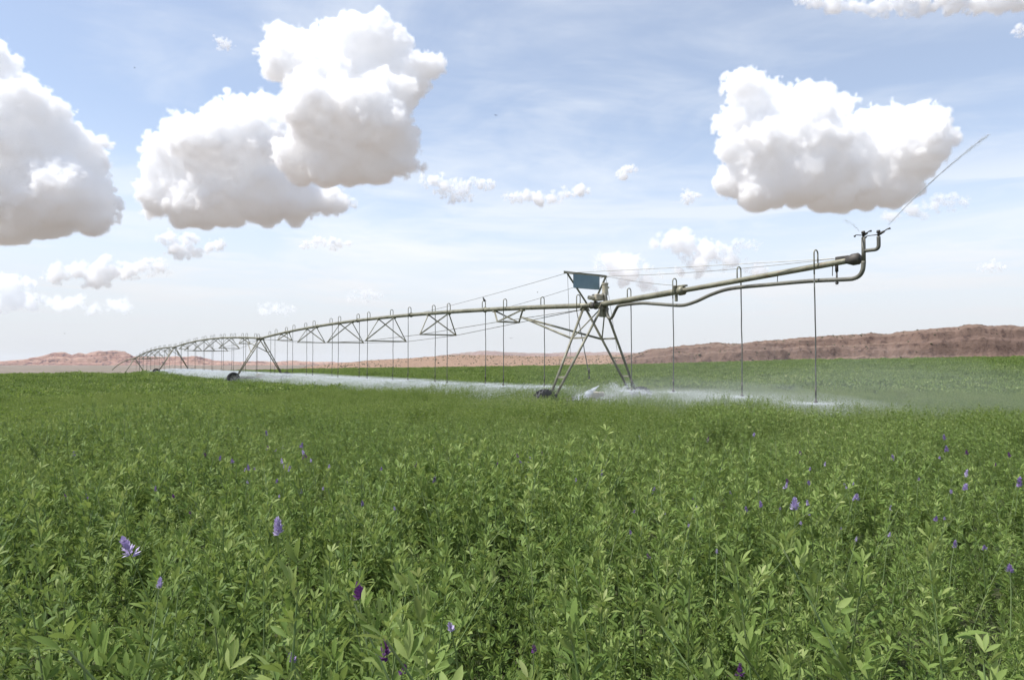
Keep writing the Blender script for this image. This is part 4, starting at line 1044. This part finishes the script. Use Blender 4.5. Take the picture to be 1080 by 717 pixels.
# ------------------------------------------------------------------ flowers: each head a thing (raceme of small petals on a stalk)
def raceme(m, n, h, w, rg, gap=0.):
    """florets spiralling up an axis; each floret = standard petal + two wings"""
    P, D, S, L, Wd, va = [], [], [], [], [], []
    for k in range(n):
        f = k/(n-1); a = k*2.4+rg.normal(0, .3); el = math.radians(10+55*f+rg.normal(0, 10)); z = h*(f-.5)
        if gap and abs(f-.5) < gap: continue
        d0 = np.array((math.cos(a)*math.cos(el), math.sin(a)*math.cos(el), math.sin(el))); s0 = norm(np.cross(d0, (0, 0, 1.)))
        n0 = np.cross(s0, d0); l = w*(1-.25*f)*rg.uniform(.8, 1.2)
        for (u_, lift, sc, wd) in ((0, .45, 1., .75), (-.45, -.1, .75, .45), (.45, -.1, .75, .45)):
            d = norm(d0+s0*u_+n0*lift); s = norm(s0-d*np.dot(s0, d))
            P.append(np.array((0, 0, z))+d0*w*.12); D.append(d); S.append(s); L.append(l*sc); Wd.append(l*wd); va.append(np.clip(.5+rg.normal(0, .3)-.2*f, 0, 1))
    V, Q, kk = leaflets(np.array(P), np.array(D), np.array(S), np.array(L), np.array(Wd), 2, rg, -.15, .3)
    return mesh_np('petals', V, Q, m, True, {'leafvar': np.repeat(np.array(va), kk)})
fr = np.random.default_rng(17)
PET = {k: [raceme(M[k], int(fr.integers(9, 15)), .016*s, .0125, fr) for s in (.8, 1.0, 1.25)] for k in ('lilac', 'purple', 'violet')}
STALK = MB().tube([(0, 0, -.16), (.004, 0, -.06), (0, 0, .014)], [.0016, .0014, .001], 6)
stalk_me = None
def flower(px, py, kind, size, label, group, lift=.05):
    global stalk_me
    p = ray_at_height(px, py, lift)
    o = empty('alfalfa_flower', tuple(p), random.uniform(0, 6)); o.rotation_euler = (random.uniform(-.3, .3), random.uniform(-.3, .3), random.uniform(0, 6)); 
    pt = link('petals', random.choice(PET[kind]), o)
    k = size*p[1]/F/.030                                     # size in photograph pixels
    k = min(max(k, .6), 2.6); pt.scale = (k, k, k)
    if stalk_me is None: s = STALK.build('stalk', M['stalk'], o); stalk_me = s.data
    else: link('stalk', stalk_me, o)
    tag(o, label, 'flower', group)
near = [(293, 559, 'lilac', 25, 'pale lilac flower spike standing tall left of centre'),
        (135, 580, 'lilac', 26, 'pale violet flower spike in the left foreground, nearest the left edge'),
        (379, 627, 'purple', 24, 'deep purple flower head in the foreground, upper of the close pair'),
        (407, 687, 'purple', 24, 'deep purple flower head low in the foreground, lower of the close pair'),
        (426, 706, 'purple', 13, 'small half open purple flower beside the lowest purple head'),
        (308, 695, 'violet', 16, 'dark violet bud cluster near the bottom edge left of the purple pair'),
        (475, 662, 'lilac', 13, 'pale broken lilac flower right of the purple pair'),
        (838, 534, 'lilac', 18, 'large pale lilac flower cluster in the right half of the crop'),
        (780, 708, 'purple', 15, 'pink purple flower at the bottom edge below the tall pale shoot'),
        (563, 685, 'purple', 8, 'tiny magenta bud low in the middle foreground'),
        (168, 617, 'lilac', 14, 'small greyish lilac flower below the left violet spike'),
        (1018, 515, 'lilac', 11, 'lilac flower near the right edge, upper of two'),
        (1065, 601, 'violet', 13, 'violet flower at the right edge of the foreground'),
        (1075, 510, 'violet', 12, 'violet flower touching the right edge of the crop')]
for a in near: flower(a[0], a[1], a[2], a[3], a[4], 'purple flowers in the foreground crop', .085)
farf = [(91, 526, 'violet', 8), (116, 455, 'violet', 5), (245, 487, 'violet', 7), (262, 494, 'violet', 7), (281, 458, 'violet', 7), (318, 471, 'violet', 8), (320, 478, 'lilac', 7), (304, 493, 'violet', 9), (297, 487, 'lilac', 6), (347, 493, 'lilac', 6), (375, 499, 'lilac', 6), (318, 519, 'lilac', 6), (232, 484, 'violet', 6), (292, 508, 'violet', 6), (164, 516, 'violet', 6), (183, 524, 'purple', 6),
        (458, 507, 'violet', 8), (458, 475, 'violet', 5), (558, 486, 'violet', 7), (549, 487, 'violet', 5), (571, 479, 'purple', 5), (635, 500, 'violet', 7), (690, 517, 'violet', 7), (665, 562, 'violet', 6), (684, 587, 'purple', 6), (525, 490, 'purple', 5), (402, 495, 'violet', 5),
        (829, 513, 'lilac', 8), (853, 510, 'violet', 7), (802, 533, 'violet', 9), (787, 538, 'violet', 7), (852, 531, 'lilac', 7), (903, 525, 'lilac', 10), (941, 484, 'violet', 9), (996, 462, 'violet', 7), (999, 474, 'violet', 7), (1019, 500, 'lilac', 9), (987, 548, 'violet', 8), (996, 547, 'lilac', 5), (1007, 575, 'violet', 9), (1038, 578, 'violet', 8), (870, 490, 'lilac', 5), (900, 510, 'lilac', 5), (756, 582, 'lilac', 6), (688, 519, 'violet', 5), (760, 495, 'lilac', 5)]
_fg = np.random.default_rng(91)
for (cx_, cy_, n_) in ((300, 485, 9), (240, 500, 5), (830, 525, 9), (1000, 490, 7), (560, 490, 5), (120, 500, 4), (690, 530, 5), (450, 500, 4), (930, 545, 5), (390, 520, 4), (770, 470, 4)):
    for _ in range(n_):
        farf.append((float(np.clip(_fg.normal(cx_, 38), 4, 1076)), float(np.clip(_fg.normal(cy_, 16), 452, 600)), ['lilac', 'violet', 'lilac', 'purple'][int(_fg.integers(0, 4))], float(_fg.uniform(4, 7))))
for a in farf: flower(*a, ['tiny pale lilac flower head farther back in the crop', 'tiny violet flower head farther back in the crop', 'tiny dark purple flower head farther back in the crop'][('lilac', 'violet', 'purple').index(a[2])], 'small flowers farther back in the crop', .03)

# ------------------------------------------------------------------ haze: one closed box of even air round the scene, below the clouds
HZ = 17000.
hb = MB().box((0, 0, 60.), (HZ, HZ, 90.))
hm = bpy.data.materials.new('haze_air'); hm.use_nodes = True; ht = hm.node_tree; ht.nodes.clear()
hv_ = N(ht, 'ShaderNodeVolumePrincipled'); hv_.inputs['Color'].default_value = (.86, .90, .97, 1); hv_.inputs['Density'].default_value = 2.2e-5; hv_.inputs['Anisotropy'].default_value = .0
ho = N(ht, 'ShaderNodeOutputMaterial'); ht.links.new(hv_.outputs[0], ho.inputs['Volume']); hm.cycles.homogeneous_volume = True
hz = hb.build('haze', hm); tag(hz, 'thin blue haze of warm desert air over the whole plain', 'haze', kind='stuff')

for f_ in FRAY: fray(*f_)
